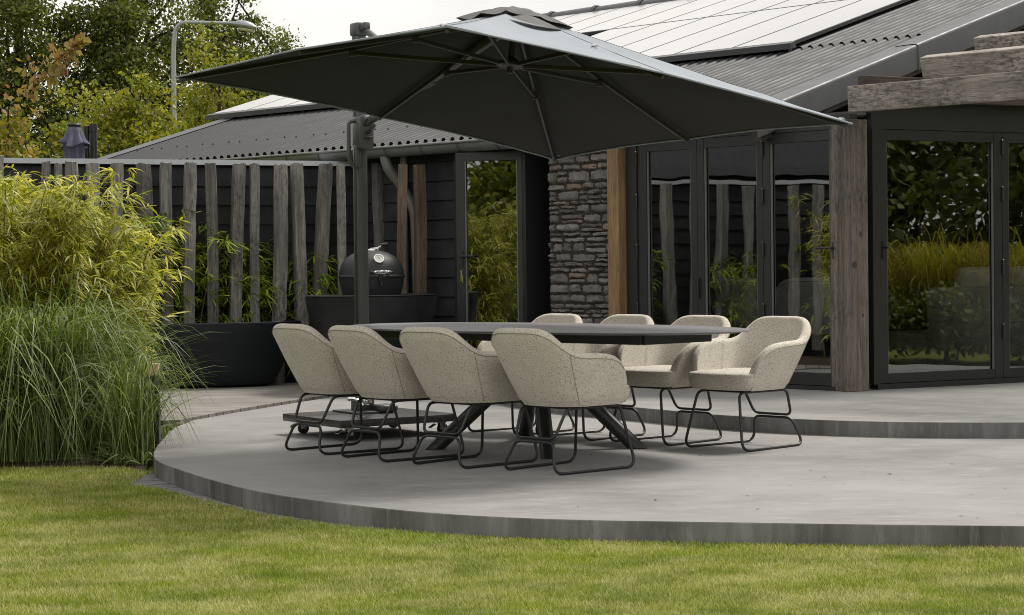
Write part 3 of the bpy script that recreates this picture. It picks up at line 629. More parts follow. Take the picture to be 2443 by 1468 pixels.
def shell_mesh():
    g = G(); ns = 120; rows = []
    for i in range(ns + 1):
        s = -1 + 2 * i / ns; zt = ztop(s); th = .030; r = []
        o1 = P_out(s, zt); ds = 1e-3; tg = P_out(min(1, s + ds), zt) - P_out(max(-1, s - ds), zt); tg /= np.linalg.norm(tg); nin = np.array([-tg[1], tg[0], 0])
        c = np.array([.27, 0, 0]);  nin = nin if nin @ (c - o1) > 0 else -nin
        thk = .058 if abs(s) > .5 else .062
        zr = max(ZB + .03, zt - thk * .5)
        for z in np.linspace(ZB, zr, 9): r.append(P_out(s, z))
        oc = P_out(s, zr) + nin * thk * .5
        for a in np.linspace(0, PI, 9)[1:-1]: r.append(oc - nin * math.cos(a) * thk * .5 + np.array([0, 0, math.sin(a) * (zt - zr)]))
        for z in np.linspace(zr, ZS - .03, 8):
            k = (zr - z) / max(1e-4, zr - (ZS - .03)); pz = P_out(s, max(z, ZB)) + nin * (thk + .018 * k * (zr - ZS)); pz[2] = min(z, zr); r.append(pz)
        rows.append([tuple(p) for p in r])
    g.grid(rows)
    n = len(rows[0])
    g.add([rows[0][k] for k in range(n)], [tuple(range(n))]); g.add([rows[-1][k] for k in range(n)], [tuple(range(n - 1, -1, -1))]); return g
def seat_outline(inset, z, front=.522, k=60):
    o = []
    for i in range(k + 1):
        s = -1 + 2 * i / k; p = P_out(s * .985, max(z, ZB)); o.append(p)
    pts = [(p[0], p[1]) for p in o]
    fr = []
    y0 = pts[-1][1]
    for a in np.linspace(0, PI, 16)[1:-1]: fr.append((pts[-1][0] + (front - pts[-1][0]) * math.sin(a) ** .45, y0 * math.cos(a)))
    pts = pts + fr; c = np.array([.28, 0]); q = []
    for p in pts:
        d = np.array(p) - c; l = np.linalg.norm(d); q.append(tuple(c + d * (1 - inset / l)) + (z,))
    return q
def make_chair(label):
    t = thing('dining_chair', (0, 0, 0), label, 'chair', 'upholstered chairs around the oval table')
    sh = obj('shell', shell_mesh(), 'fabric', t, smooth=True, ang=70)
    g = G(); rows = []
    for ins, z in ((.24, ZB + .002), (.03, ZB + .002), (.008, ZB + .008), (.0, ZB + .03), (.0, ZS - .004), (.006, ZS + .004)): rows.append(seat_outline(ins, z))
    g.grid([r + [r[0]] for r in rows]); g.add(rows[0], [tuple(range(len(rows[0])))]); obj('seat_base', g, 'fabric', t, smooth=True, ang=50)
    g = G(); rows = []
    for ins, z in ((.012, ZS - .004), (.004, ZS + .006), (.006, ZS + .018), (.02, ZS + .028), (.07, ZS + .036), (.14, ZS + .041), (.22, ZS + .043)): rows.append(seat_outline(ins, z, .524))
    g.grid([r + [r[0]] for r in rows]); g.add(rows[-1], [tuple(range(len(rows[-1])))]); obj('seat_cushion', g, 'fabric', t, smooth=True, ang=60)
    g = G(); pts = [tuple(P_out(s, ztop(s) - .034) + np.array([0, 0, 0])) for s in np.linspace(-.86, .86, 90)]
    pts = []
    for s in np.linspace(-.9, .9, 100):
        z = ztop(s) - .030; p = P_out(s, z); c = np.array([.27, 0, z]); d = (p - c); d[2] = 0; d /= np.linalg.norm(d); pts.append(tuple(p + d * .0005))
    g.tube(pts, .0022, 5)
    for s in (-.315, .315):
        q = []
        for z in np.linspace(ZB + .01, ztop(s) - .03, 14):
            p = P_out(s, z); d = p - np.array([.27, 0, z]); d /= np.linalg.norm(d); q.append(tuple(p + d * .0005))
        g.tube(q, .002, 5)
    obj('seam', g, 'seam', sh)
    r = .0088; zr = .362
    lp = [(-.030, -.152, .176), (-.088, -.205, r), (.545, -.242, r), (.488, -.170, zr), (.045, -.180, zr), (-.030, -.152, .196), (-.030, .152, .196), (.045, .180, zr), (.488, .170, zr), (.545, .242, r), (-.088, .205, r), (-.030, .152, .176)]
    g = G(); g.tube(fillet(lp, [.045, .075, .075, .045, .045, .045, .045, .045, .045, .075, .075, .045], True, 7), r, 10, True); g.beam((.40, -.17, zr), (.40, .17, zr), .02, .012, bev=.002); g.beam((.10, -.175, zr), (.10, .175, zr), .02, .012, bev=.002)
    obj('sled_frame', g, 'steel', t, smooth=True, ang=60)
    for x, wy in ((.0, .2065), (.46, .2375)):
        for sg in (-1, 1):
            g = G(); g.rbox((x, sg * wy, .0055), (.05, .016, .011), None, .003); obj('glide', g, 'rubber', t)
    return t
poses = [(-1.27, 12.40, 38.9, 'beige bucket chair farthest left in the near row, beside the parasol base'),
         (-.87, 11.90, 39.5, 'beige bucket chair second from the left in the near row'),
         (-.40, 11.45, 45.9, 'beige bucket chair third from the left in the near row, hiding a slanted table leg'),
         (.14, 11.05, 44.2, 'beige bucket chair nearest the lawn, its whole right arm and sled in view'),
         (.24, 13.92, -138.0, 'beige bucket chair across the table in front of the stone pier'),
         (.71, 13.48, -138.4, 'beige bucket chair across the table in front of the fresh oak post'),
         (1.18, 13.05, -136.4, 'beige bucket chair across the table, left neighbour of the fully visible end chair'),
         (1.64, 12.59, -137.6, 'beige bucket chair at the right table end, seat and inner arms in full view')]
c0 = make_chair(poses[0][3])
for i, (x, y, a, lb) in enumerate(poses):
    c = c0 if i == 0 else copy_tree(c0)
    c.location = (x, y, 0); c.rotation_euler = (0, 0, math.radians(a)); c['label'] = lb
# two armchairs inside the glazed room
ia = copy_tree(c0); ia.name = 'lounge_chair'
for o in (ia,): o['group'] = 'pale armchairs seen through the folding doors'; o['category'] = 'armchair'; o['label'] = 'pale armchair behind the glass, cut by the middle door stile'
ia.location = (2.04, 17.34, .112); ia.rotation_euler = (0, 0, math.radians(60)); ia.scale = (1.15, 1.15, 1.12)
ib = copy_tree(ia); ib.location = (2.60, 17.22, .112); ib.rotation_euler = (0, 0, math.radians(85)); ib['label'] = 'pale armchair behind the glass next to the square corner post'
for o in list(ia.children) + list(ib.children):
    if o.name.split('.')[0] in ('shell', 'seat_base', 'seat_cushion'):
        o.data = o.data.copy(); o.data.materials[0] = X['cushion']
sofa = thing('sofa', (4.72, 17.98, .112), 'low grey sofa seen from behind through the right glass door', 'sofa')
SR = math.radians(27)
g = G(); g.rbox((0, 0, .43), (2.2, .22, .76), None, .04, 3); obj('backrest', g, 'sofa', sofa, smooth=True)
g = G(); g.rbox((0, .52, .25), (2.2, .84, .30), None, .04, 3); obj('seat', g, 'sofa', sofa, smooth=True)
for x in (-.42, .18, .75):
    g = G(); g.rbox((x, .16, .84), (.56, .18, .30), Matrix.Rotation(.12, 3, 'X'), .08, 3); obj('cushion', g, 'cushion', sofa, smooth=True)
sofa.rotation_euler = (0, 0, SR)
# ================================================================== PARASOL
Lc, Nc, Rc, Fc = [D(*a) for a in ((420, 183, 12.62), (1065, 62, 10.1), (2033, 294, 11.8), (1325, 380, 14.25))]
Cc = (Lc + Nc + Rc + Fc) / 4; cn = np.cross(Rc - Lc, Fc - Nc); cn = cn / np.linalg.norm(cn); cn = cn if cn[2] > 0 else -cn
Ap = Cc + cn * .57
MB = Z(866, 1002, .145); MB = np.array([-1.06, 13.86, .145])
par = thing('cantilever_parasol', (MB[0], MB[1], 0), 'large anthracite square cantilever parasol with side mast on a wheeled granite base', 'parasol'); UB = tuple(par.location)
def up(name, g, mat, smooth=False, ang=40, parent=None, fix=True): return obj(name, g, mat, par if parent is None else parent, UB if parent is None else None, smooth, ang, fix)
corners = [Lc, Nc, Rc, Fc]
def edge_pt(w):                                                  # w in 0..4 round the rim
    i = int(w) % 4; f = w - int(w); a, b = corners[i], corners[(i + 1) % 4]; p = a * (1 - f) + b * f; mid = abs(f - .5) * 2
    rib = min(abs(f), abs(f - .5), abs(1 - f)); sag = math.sin(PI * min(1, rib / .25 if rib < .25 else 1) * .5)
    q = abs(math.sin(2 * PI * f)); return p + (Cc - p) * .018 * q + cn * (.03 * (1 - mid) + .010 * q)
def canopy_rows(u0, u1, nu, lift=0.0, wav=0.0):
    rows = []
    for i in range(nu + 1):
        u = u0 + (u1 - u0) * i / nu; r = []
        for k in range(129):
            w = (k % 128) / 32.0; e = edge_pt(w); f = w - int(w); q = abs(math.sin(2 * PI * f))
            p = Ap + (e - Ap) * u; p = p - cn * (.008 * math.sin(PI * u) + .028 * q * math.sin(PI * u)) + cn * lift
            p = p + cn * .0035 * u * math.sin(11 * p[0] + 5 * math.sin(4 * p[1])) * math.sin(9 * p[1] + 1.3)
            if wav: p = p + cn * wav * math.sin(w * PI * 3.5 + .9 * math.sin(w * PI) + .7) * (i / nu) ** 2
            r.append(tuple(p))
        rows.append(r)
    return rows
def can_rows_pt(u, w): e = edge_pt(w); return Ap + (e - Ap) * u - cn * (.008 * math.sin(PI * u)) + cn * .001
def up_facing(g):
    for k, f in enumerate(g.f):
        a, b, c = (np.array(g.v[f[i]]) for i in (0, 1, 2))
        if np.cross(b - a, c - a) @ cn < 0: g.f[k] = f[::-1]
    return g
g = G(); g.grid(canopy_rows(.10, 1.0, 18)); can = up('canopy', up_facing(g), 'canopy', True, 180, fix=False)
for k in range(8):
    g = G(); g.tube([tuple(np.array(can_rows_pt(u, k * .5))) for u in np.linspace(.19, .985, 12)], .0016, 4); up('seam', g, 'capfab', True, 180, parent=can)
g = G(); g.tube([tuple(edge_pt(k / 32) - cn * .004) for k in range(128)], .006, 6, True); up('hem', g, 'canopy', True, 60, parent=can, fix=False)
g = G()
rows = canopy_rows(.0, .175, 9, .030, .007); rows = [[tuple(np.array(p) - cn * .030 * max(0, 1 - i / 9 * 1.6) ** 2 + cn * .012 * math.sin(PI * i / 9) + cn * .006 * math.sin(9 * p[0] + 13 * p[1])) for p in r] for i, r in enumerate(rows)]; g.grid(rows); up('vent_cap', up_facing(g), 'capfab', True, 180, fix=False)
def can_pt(u, w, h=0.0): e = edge_pt(w); return Ap + (e - Ap) * u - cn * (.008 * math.sin(PI * u)) + cn * h
g = G(); rows = []
for i in range(13):
    a = i / 12; w_ = 1.10 + .42 * a; uc = .27 + .05 * a; hw = .055 * math.sin(PI * a) + .004
    rows.append([tuple(can_pt(uc + hw, w_, .006)), tuple(can_pt(uc + hw * .3, w_, .006 + .016 * math.sin(PI * a))), tuple(can_pt(uc - hw, w_, .006 + .026 * math.sin(PI * a)))])
g.grid(rows); up('wind_flap', g, 'capfab', True, 180, parent=can, fix=False)
for (u, w_) in ((.62, 1.46), (.985, 1.985), (.985, 2.985), (.985, .985), (.985, 3.985)):
    g = G(); c = can_pt(u, w_ % 4, .006); x_ = np.cross(cn, [0, 1, 0]); x_ /= np.linalg.norm(x_); y_ = np.cross(cn, x_); g.tube([tuple(c + (x_ * math.cos(a) + y_ * math.sin(a)) * .017) for a in np.linspace(0, 2 * PI, 14)[:-1]], .005, 6, True); up('eyelet', g, 'chrome', True, 60, parent=can)
hubT = Ap - cn * .06; hubB = Ap - cn * .345
for k in range(8):
    e = edge_pt(k * .5 - (0 if k else 0)); e = e + (Cc - e) * .012
    g = G(); a = can_pt(.03, k * .5, -.032); b2 = np.array(e) - cn * .020; md = can_pt(.5, k * .5, -.034)
    g.beam(a, md, .018, .028, cn); g.beam(md, b2, .018, .026, cn); rb = up('rib', g, 'rib')
    g = G(); q = can_pt(.47, k * .5, -.06); g.beam(hubB + (q - hubB) * .04, q, .016, .026, cn); g.rbox(q, (.04, .04, .045), None, .006); up('strut', g, 'rib', parent=rb)
g = G(); zq = Vector(cn); Rq = zq.to_track_quat('Z', 'Y').to_matrix()
def lat(prof, c, n=20): 
    gg = G(); gg.lathe(prof, (0, 0, 0), n, cap=True); return [tuple(Rq @ Vector(v) + Vector(c)) for v in gg.v], gg.f
g.add(*lat([(.075, -.012), (.09, -.004), (.09, .012), (.05, .03), (.035, .045)], hubB)); g.add(*lat([(.012, -.05), (.018, -.045), (.018, -.01)], hubB)); up('hub', g, 'rib', True, 40)
g = G(); g.tube([tuple(hubB), tuple(hubT)], .02, 10); up('hub_tube', g, 'rib', True)
# mast, slider, arm, top stay
MT_ = D(856, 84, 13.83); md = MT_ - MB; md /= np.linalg.norm(md)
adir = np.array([Cc[0] - MB[0], Cc[1] - MB[1], 0]); adir /= np.linalg.norm(adir)
g = G(); g.beam(MB, MT_, .078, .088, tuple(adir), .014); mast = up('mast', g, 'mast', True, 30)
for f in (-1, 1):
    g = G(); sd = np.cross(md, adir); o_ = sd * f * .0395; g.beam(MB + o_ + md * .02, MT_ + o_, .003, .03, tuple(adir), 0); up('track', g, 'steel', parent=mast)
g = G(); g.beam(MT_ - md * .01, MT_ + md * .085, .098, .112, tuple(adir), .018); g.beam(MT_ + md * .04 + adir * .03, MT_ + md * .055 + adir * .13, .05, .05, (0, 0, 1), .01); up('mast_cap', g, 'mast', True, 30)
sl_ = D(866, 312, 13.80); slv = np.array(sl_)
g = G(); g.beam(slv - md * .13, slv + md * .10, .118, .125, tuple(adir), .02); g.beam(slv + md * .02, slv + md * .10 + adir * .09, .08, .07, (0, 0, 1), .014); sld = up('slider', g, 'mast', True, 30)
g = G(); hx = np.array([-.93, -.36, 0]); g.tube(fillet([tuple(slv + md * .07 + hx * .05), tuple(slv + md * .06 + hx * .105), tuple(slv - md * .20 + hx * .105), tuple(slv - md * .27 + hx * .06), tuple(slv - md * .12 + hx * .045)], .03, False), .014, 8); g.beam(slv - md * .26 + hx * .045, slv - md * .10 + hx * .045, .05, .05, tuple(hx), .015); up('grip', g, 'mast', True, 60, parent=sld)
g = G(); g.beam(slv + adir * .07 - md * .02, slv + adir * .17 + md * .03, .03, .02, tuple(md), .004); g.beam(slv + adir * .04 - md * .06 , slv + adir * .11 - md * .05, .05, .012, tuple(md), .003); up('tilt_lever', g, 'rib', parent=sld)
q0 = slv + md * .05 + adir * .05; q1 = can_pt(.10, 3.5, -.075)
g = G(); g.beam(q0, q1, .046, .052, tuple(md), .01); arm = up('arm', g, 'mast', True, 30)
qs = q0 + (q1 - q0) * .47; ax = (q1 - q0) / np.linalg.norm(q1 - q0)
g = G(); g.beam(qs - ax * .11, qs + ax * .11, .062, .068, tuple(md), .012); up('sleeve', g, 'rib', True, 30, parent=arm)
g = G(); g.beam(MT_ + md * .05 + adir * .05, qs + np.array([0, 0, .03]), .032, .04, tuple(md), .006); up('stay', g, 'mast', True, 30)
# wheeled granite base
b0, b1, b2_ = [Z(*a, .145) for a in ((673, 988.8), (813, 1000), (1070, 984.5))]; bcn = (b0 + b2_) / 2; ex = (b2_ - b1); lx = np.linalg.norm(ex); ex /= lx; ey = np.array([-ex[1], ex[0], 0])
lx = .91; bc = bcn + np.array([.025, .0, 0]); Rb = Matrix((Vector(ex), Vector(ey), Vector((0, 0, 1)))).transposed()
g = G(); g.rbox((bc[0], bc[1], .118), (lx, .86, .052), Rb, .008, 2); up('base_slab', g, 'granite', True, 30)
for sx in (-1, 1):
    for sy in (-1, 1):
        cc_ = np.array([bc[0], bc[1], 0]) + ex * sx * (lx * .5 - .09) + ey * sy * .34; g = G()
        g.rbox((cc_[0], cc_[1], .086), (.075, .075, .010), Rb, .002); 
        for q in (-1, 1): g.rbox((cc_[0] + ex[0] * .02 + ey[0] * q * .019, cc_[1] + ex[1] * .02 + ey[1] * q * .019, .06), (.04, .005, .052), Rb, .001)
        g.rbox((cc_[0] - ex[0] * .055, cc_[1] - ex[1] * .055, .062), (.05, .034, .008), Rb @ Matrix.Rotation(-.5, 3, 'Y'), .002); cs = up('caster', g, 'chrome')
        g = G(); a_ = np.array([cc_[0] + ex[0] * .028, cc_[1] + ex[1] * .028, .038]); g.tube([tuple(a_ - ey * .015), tuple(a_ + ey * .015)], .037, 20); up('wheel', g, 'rubber', True, 40, parent=cs)
g = G(); Rm2 = Matrix((Vector(adir), Vector((-adir[1], adir[0], 0)), Vector((0, 0, 1)))).transposed(); g.rbox((MB[0], MB[1], .152), (.36, .30, .014), Rm2, .004); g.rbox((MB[0], MB[1], .21), (.135, .13, .13), Rm2, .02, 3); g.rbox((MB[0] + .16, MB[1] - .06, .178), (.17, .13, .05), Rm2, .02, 3); up('mast_foot', g, 'mast', True, 30)
g = G(); g.tube(fillet([(MB[0] - .09, MB[1] - .12, .245), (MB[0] - .03, MB[1] - .16, .25), (MB[0] + .01, MB[1] - .16, .20)], .03, False), .013, 8); g.rbox((MB[0] + .03, MB[1] - .10, .23), (.07, .07, .06), Rm2, .02, 3); up('foot_clamp', g, 'chrome', True, 40)
# ================================================================== TUB, GRILL
TB = np.array([-2.93, 19.24]); TR = math.radians(14)
tub = thing('bathtub', (TB[0], TB[1], .03), 'matt black oval freestanding tub standing on the deck before the timber posts', 'tub', rz=TR)
prof = [(.60, 0), (.66, .012), (.70, .05), (.80, .20), (.90, .38), (.975, .52), (1.0, .60), (1.0, .612), (.985, .616), (.965, .605), (.955, .58), (.90, .44), (.78, .2), (.6, .12), (.02, .11)]
g = G(); n = 72
rows = [[(r * .87 * math.copysign(abs(math.cos(a)) ** .85, math.cos(a)), r * .37 * math.copysign(abs(math.sin(a)) ** .85, math.sin(a)), z) for a in [2 * PI * k / n for k in range(n + 1)]] for r, z in prof]
g.grid(rows); g.add(rows[0][:-1], [tuple(range(n))]); obj('basin', g, 'tub', tub, smooth=True, ang=60)
GB = np.array([-1.31, 18.42]); GZ = .03
ft = thing('grill_table', (GB[0], GB[1], GZ), 'dark round bowl shaped table holding the egg barbecue', 'grill table')
prof = [(.20, 0), (.24, .02), (.36, .16), (.45, .32), (.52, .47), (.57, .60), (.60, .72), (.617, .84), (.62, .862), (.61, .868), (.30, .866), (.29, .84), (.27, .7), (.02, .62)]
g = G(); g.lathe(prof, n=56); obj('bowl', g, 'bowl', ft, smooth=True, ang=30)
g = G(); g.lathe([(.62, .868), (.624, .872), (.60, .876), (.34, .876), (.335, .868)], n=56); obj('rim_plate', g, 'bowl', ft, smooth=True, ang=25)
eg = thing('barbecue_egg', (GB[0], GB[1], GZ), 'black egg shaped ceramic barbecue with thermometer and coil handle', 'barbecue', rz=math.radians(20))
g = G(); g.lathe([(.02, .66), (.16, .70), (.24, .80), (.272, .88), (.294, .96), (.303, 1.02), (.305, 1.036)], n=56); obj('base', g, 'egg', eg, smooth=True, ang=50)
g = G(); g.lathe([(.300, 1.036), (.313, 1.038), (.315, 1.046), (.313, 1.056), (.306, 1.060), (.304, 1.075), (.296, 1.12), (.277, 1.165), (.245, 1.21), (.200, 1.245), (.150, 1.270), (.105, 1.284), (.085, 1.288)], n=56); lid = obj('lid', g, 'egg', eg, smooth=True, ang=50)
g = G(); g.lathe([(.088, 1.284), (.088, 1.294), (.070, 1.304), (.02, 1.306), (.001, 1.306)], n=28); g.tube([(.0, .02, 1.303), (.06, -.02, 1.312), (.105, -.03, 1.338)], .010, 8); vc = obj('vent_cap', g, 'chrome', eg, smooth=True, ang=40)
g = G(); g.tube([(.085, -.03, 1.338), (.15, -.03, 1.345)], .018, 10); obj('knob', g, 'rubber', vc, smooth=True, ang=50)
nrm = Vector((0, -.83, .56)).normalized(); Rt = nrm.to_track_quat('Z', 'Y').to_matrix(); cpos = Vector((0, -.247, 1.205))
def latr(prof, c, Rm, n=28):
    gg = G(); gg.lathe(prof, (0, 0, 0), n, cap=True); return [tuple(Rm @ Vector(v) + Vector(c)) for v in gg.v], gg.f
g = G(); g.add(*latr([(.05, -.02), (.052, .012), (.048, .018), (.040, .019), (.038, .013)], cpos, Rt)); th = obj('thermometer', g, 'chrome', eg, smooth=True, ang=40)
g = G(); g.add(*latr([(.038, .0), (.038, .0145)], cpos, Rt)); obj('dial', g, 'dial', th)
g = G(); g.rbox(cpos + Rt @ Vector((.0, .008, .0155)), (.004, .03, .002), Rt @ Matrix.Rotation(.6, 3, 'Z'), 0); obj('needle', g, 'rubber', th)
g = G(); pts = []; K_ = 150
for i in range(K_ + 1):
    u = i / K_; a = 2 * PI * 15 * u; rr = .012 + .008 * math.sin(PI * u); pts.append((-.085 + .17 * u, -.365 + math.cos(a) * rr, 1.085 + math.sin(a) * rr))
g.tube(pts, .0034, 5); hd = obj('handle', g, 'chrome', eg, smooth=True, ang=80)
g = G(); g.tube([(-.10, -.365, 1.085), (.10, -.365, 1.085)], .0085, 8); g.tube([(-.095, -.365, 1.085), (-.085, -.28, 1.09)], .012, 8); g.tube([(.095, -.365, 1.085), (.085, -.28, 1.09)], .012, 8); obj('handle_bracket', g, 'rubber', hd, smooth=True, ang=50)
g = G(); g.rbox((0, -.312, 1.03), (.045, .02, .07), None, .006); g.tube(fillet([(0, -.325, 1.0), (.0, -.34, .96), (.012, -.33, .93)], .02, False), .008, 8); obj('latch', g, 'rubber', eg, smooth=True, ang=40)
# ================================================================== FENCE, POSTS
FP = [np.array(p) for p in ((-1.50, 20.34), (-4.82, 18.95), (-6.7, 17.6), (-7.8, 15.4), (-8.0, 12.0))]
fen = thing('fence', (-3.2, 19.63, 0), 'black boarded garden fence with a pale metal coping', 'fence'); FB = tuple(fen.location)
for a, b in zip(FP[:-1], FP[1:]):
    d = (b - a); l = np.linalg.norm(d); d = d / l; nn = np.array([-d[1], d[0]]); nn = nn if nn @ (np.array([-2, 10]) - a) > 0 else -nn
    f = lambda t, n, z, a=a, d=d, nn=nn: (a[0] + d[0] * t + nn[0] * n, a[1] + d[1] * t + nn[1] * n, z)
    g = G(); lap(g, f, 0, l, -.1, 2.2, .19, .03, .010, -.05); obj('boarding', g, 'siding', fen, FB)
    g = G(); g.add([f(0, -.12, 2.2), f(l, -.12, 2.2), f(l, .075, 2.2), f(0, .075, 2.2), f(0, -.12, 2.258), f(l, -.12, 2.258), f(l, .075, 2.25), f(0, .075, 2.25)], [(3, 2, 1, 0), (4, 5, 6, 7), (0, 1, 5, 4), (1, 2, 6, 5), (2, 3, 7, 6), (3, 0, 4, 7)]); obj('coping', g, 'alu', fen, FB)
fd = (FP[1] - FP[0]) / np.linalg.norm(FP[1] - FP[0]); fn = np.array([.386, -.922]); PQ = FP[0] + fn * .30
PL = [(-4, 11, -4, 11, 371, 'dark post end at the far left above the bamboo'), (100, 124, 98, 122, 387, 'grey timber post behind the bamboo, left of the covered parasol'),
      (126, 146, 127, 147, 391, 'slim grey timber post almost buried behind the bamboo tips'), (153, 189, 153, 189, 387, 'grey timber post below the covered parasol, its foot lost in bamboo'),
      (205, 242, 205, 242, 389, 'grey timber post just right of the covered parasol'), (257, 294, 258, 294, 391, 'grey timber post with a dark knot left of the tall bamboo tip'),
      (325, 359, 333, 360, 391, 'grey timber post directly behind the tall bamboo tip'), (381, 414, 384, 411, 389, 'grey timber post just right of the bamboo, behind the left end of the tub'),
      (436, 468, 435, 467, 390, 'grey timber post second behind the black tub, counted from the bamboo'), (485, 517, 491, 523, 390, 'grey timber post behind the middle of the black tub'),
      (557, 590, 545, 576, 391, 'grey timber post leaning right at the top, touching its right neighbour'), (592, 619, 596, 624, 391, 'straight grey timber post touched by the leaning post on its left'),
      (653, 683, 651, 681, 393, 'grey timber post behind the right end of the black tub'), (695, 726, 700, 731, 391, 'grey timber post left of the grill table'),
      (761, 792, 751, 781, 391, 'warped grey timber post with a long crack left of the barbecue'), (797, 823, 802, 828, 393, 'grey timber post left of the parasol mast, behind the barbecue lid'),
      (890, 917, 896, 924, 391, 'grey timber post right of the parasol mast, behind the barbecue vent'), (948, 974, 947, 975, 393, 'saw marked brownish timber post, last but one beside the downpipe'),
      (983, 1011, 990, 1018, 394, 'reddish brown timber post at the right end of the row')]
P0 = FP[0] + fn * .32
for i, (a, b, a2, b2, yt, lb) in enumerate(PL):
    du = fd if a < 900 else np.array([1.0, .12]) * -1
    p1 = V((a + b) / 2, yt, P0, fd); p2 = V((a2 + b2) / 2, 700, P0, fd)
    if a > 940: p1 = D((a + b) / 2, yt, 19.35); p2 = D((a2 + b2) / 2, 700, 19.35)
    axis = (p1 - p2) / (p1[2] - p2[2]); foot_ = p1 - axis * (p1[2] - .0); hgt = p1[2]
    wd = (b - a) / FPX * p1[1] * .86; t = thing('timber_post', (foot_[0], foot_[1], .0), lb, 'post', 'timber posts standing in front of the dark fence')
    rr = random.Random(40 + i); rows = []; yaw = rr.uniform(-.30, .30) + math.atan2(fd[1], fd[0]); hw = wd / 2
    for j in range(15):
        z = hgt * j / 14; k = 1 - z / hgt; tw = yaw + .05 * math.sin(z * 1.3 + i); ox, oy = rr.uniform(-.003, .003) + .012 * math.sin(z * 1.7 + i * 2), rr.uniform(-.003, .003); c = foot_ + axis * z - foot_; ring_ = []
        for q in range(12):
            an = 2 * PI * q / 12 + PI / 4; ca, sa = math.cos(an), math.sin(an); mm = max(abs(ca), abs(sa)) ** .82; x, y = ca / mm * hw * (1 + rr.uniform(-.02, .02)), sa / mm * hw * 1.05 * (1 + rr.uniform(-.02, .02))
            if j == 14: x *= .93; y *= .93
            ring_.append((c[0] + ox + x * math.cos(tw) - y * math.sin(tw), c[1] + oy + x * math.sin(tw) + y * math.cos(tw), z + (rr.uniform(-.008, .008) if j == 14 else 0)))
        rows.append(ring_)
    g = G(); g.grid([r + [r[0]] for r in rows]); g.add(rows[-1], [tuple(range(12))])
    obj('beam', g, 'post_brown' if i >= len(PL) - 2 else 'post', t, smooth=True, ang=35)
# posts along the returning fence, seen mirrored in the folding doors
rr = random.Random(5)
for a, b in zip(FP[1:-1], FP[2:]):
    d = b - a; l = np.linalg.norm(d); d = d / l; nn = np.array([-d[1], d[0]]); nn = nn if nn @ (np.array([-2, 10]) - a) > 0 else -nn
    k = .35
    while k < l:
        p = a + d * k + nn * .34; t = thing('timber_post', (p[0], p[1], 0), 'grey timber post on the curved fence end, seen mirrored in the folding doors', 'post', 'timber posts mirrored in the glass')
        g = G(); R3 = Matrix.Rotation(math.atan2(d[1], d[0]) + rr.uniform(-.3, .3), 3, 'Z') @ Matrix.Rotation(rr.uniform(-.03, .03), 3, 'Y'); g.rbox((0, 0, 1.08), (.13, .13, 2.2 + rr.uniform(-.06, .06)), R3, .008); obj('beam', g, 'post', t); k += rr.uniform(.27, .44)
sh = thing('garden_shed', (-10.6, 16.0, LZ), 'low shed with corrugated roof behind the fence end, mirrored in the folding doors', 'shed'); HS = tuple(sh.location)
f = lambda t, n, z: (-8.9 - n, 10.5 + t, z)
g = G(); lap(g, lambda t, n, z: f(t, -n, z), 0, 10, LZ, 2.45, .19, .03, .01, -.1); pb(g, f, 0, 10, 3.4, 3.5, LZ, 2.45); obj('wall', g, 'siding', sh, HS)
g = G(); rows = [[(-8.75 - 3.8 * j, 10.3 + .05 * i, 2.48 + 2.0 * j + .022 * math.cos(i * PI / 2)) for i in range(210)] for j in (0, 1)]; g.grid(rows); rf = obj('roof', g, 'roof', sh, HS, True, 60, fix=False)
g = G(); pb(g, f, -.2, 10.3, -.19, -.16, 2.36, 2.50); obj('fascia', g, 'flash', rf)
# ================================================================== SMALL GARDEN OBJECTS
p = D(367, 882, 13.25); t = thing('garden_light', (p[0], p[1], LZ), 'dark garden bollard with a pale wooden block on top, half hidden by drooping grass', 'garden light')
g = G(); g.rbox((0, 0, (p[2] - LZ - .045) / 2), (.07, .07, p[2] - LZ - .042), None, .004); obj('stem', g, 'steel', t)
g = G(); g.rbox((0, 0, p[2] - LZ), (.074, .074, .082), None, .006); obj('block', g, 'block', t)
p = D(176, 300, 23.0); t = thing('closed_parasol', (p[0], p[1], LZ), 'closed parasol under a purple grey cover beyond the fence', 'parasol'); zt = p[2] - LZ
g = G(); rows = []
for i, (r, z) in enumerate(((.05, 0), (.078, -.03), (.088, -.08), (.108, -.14), (.142, -.205), (.150, -.225), (.105, -.22), (.10, -.36), (.09, -.6), (.085, -1.3), (.085, -1.8))):
    am = .0 if i < 1 else min(.30, .07 * i) if i < 6 else .2
    rows.append([(r * (1 + am * math.sin(7 * a + .3 * i)) * math.cos(a), r * (1 + am * math.sin(7 * a + .3 * i)) * math.sin(a), zt + z - (.03 * math.sin(3 * a) if 3 < i < 6 else 0)) for a in np.linspace(0, 2 * PI, 43)])
g.grid(rows); obj('cover', g, 'parasol', t, smooth=True, ang=70)
g = G(); g.lathe([(.02, zt + .03), (.075, zt + .022), (.085, zt + .005), (.08, zt - .008), (.02, zt - .01)], n=24); obj('cap', g, 'steel', t, smooth=True)
g = G(); g.tube([(0, 0, 0), (0, 0, zt)], .03, 10); obj('pole', g, 'steel', t, smooth=True)
p = D(213, 297, 23.3); t = thing('flue_pipe', (p[0], p[1], LZ), 'pair of upright dark flue pipes beyond the fence beside the closed parasol', 'flue pipe')
for dx, r, dz in ((-.035, .032, -.02), (.045, .045, 0)):
    g = G(); g.tube([(dx, 0, 0), (dx, 0, p[2] - LZ + dz)], r, 14); g.tube([(dx, 0, p[2] - LZ + dz - .08), (dx, 0, p[2] - LZ + dz)], r + .008, 14); obj('pipe', g, 'steel', t, smooth=True, ang=50)
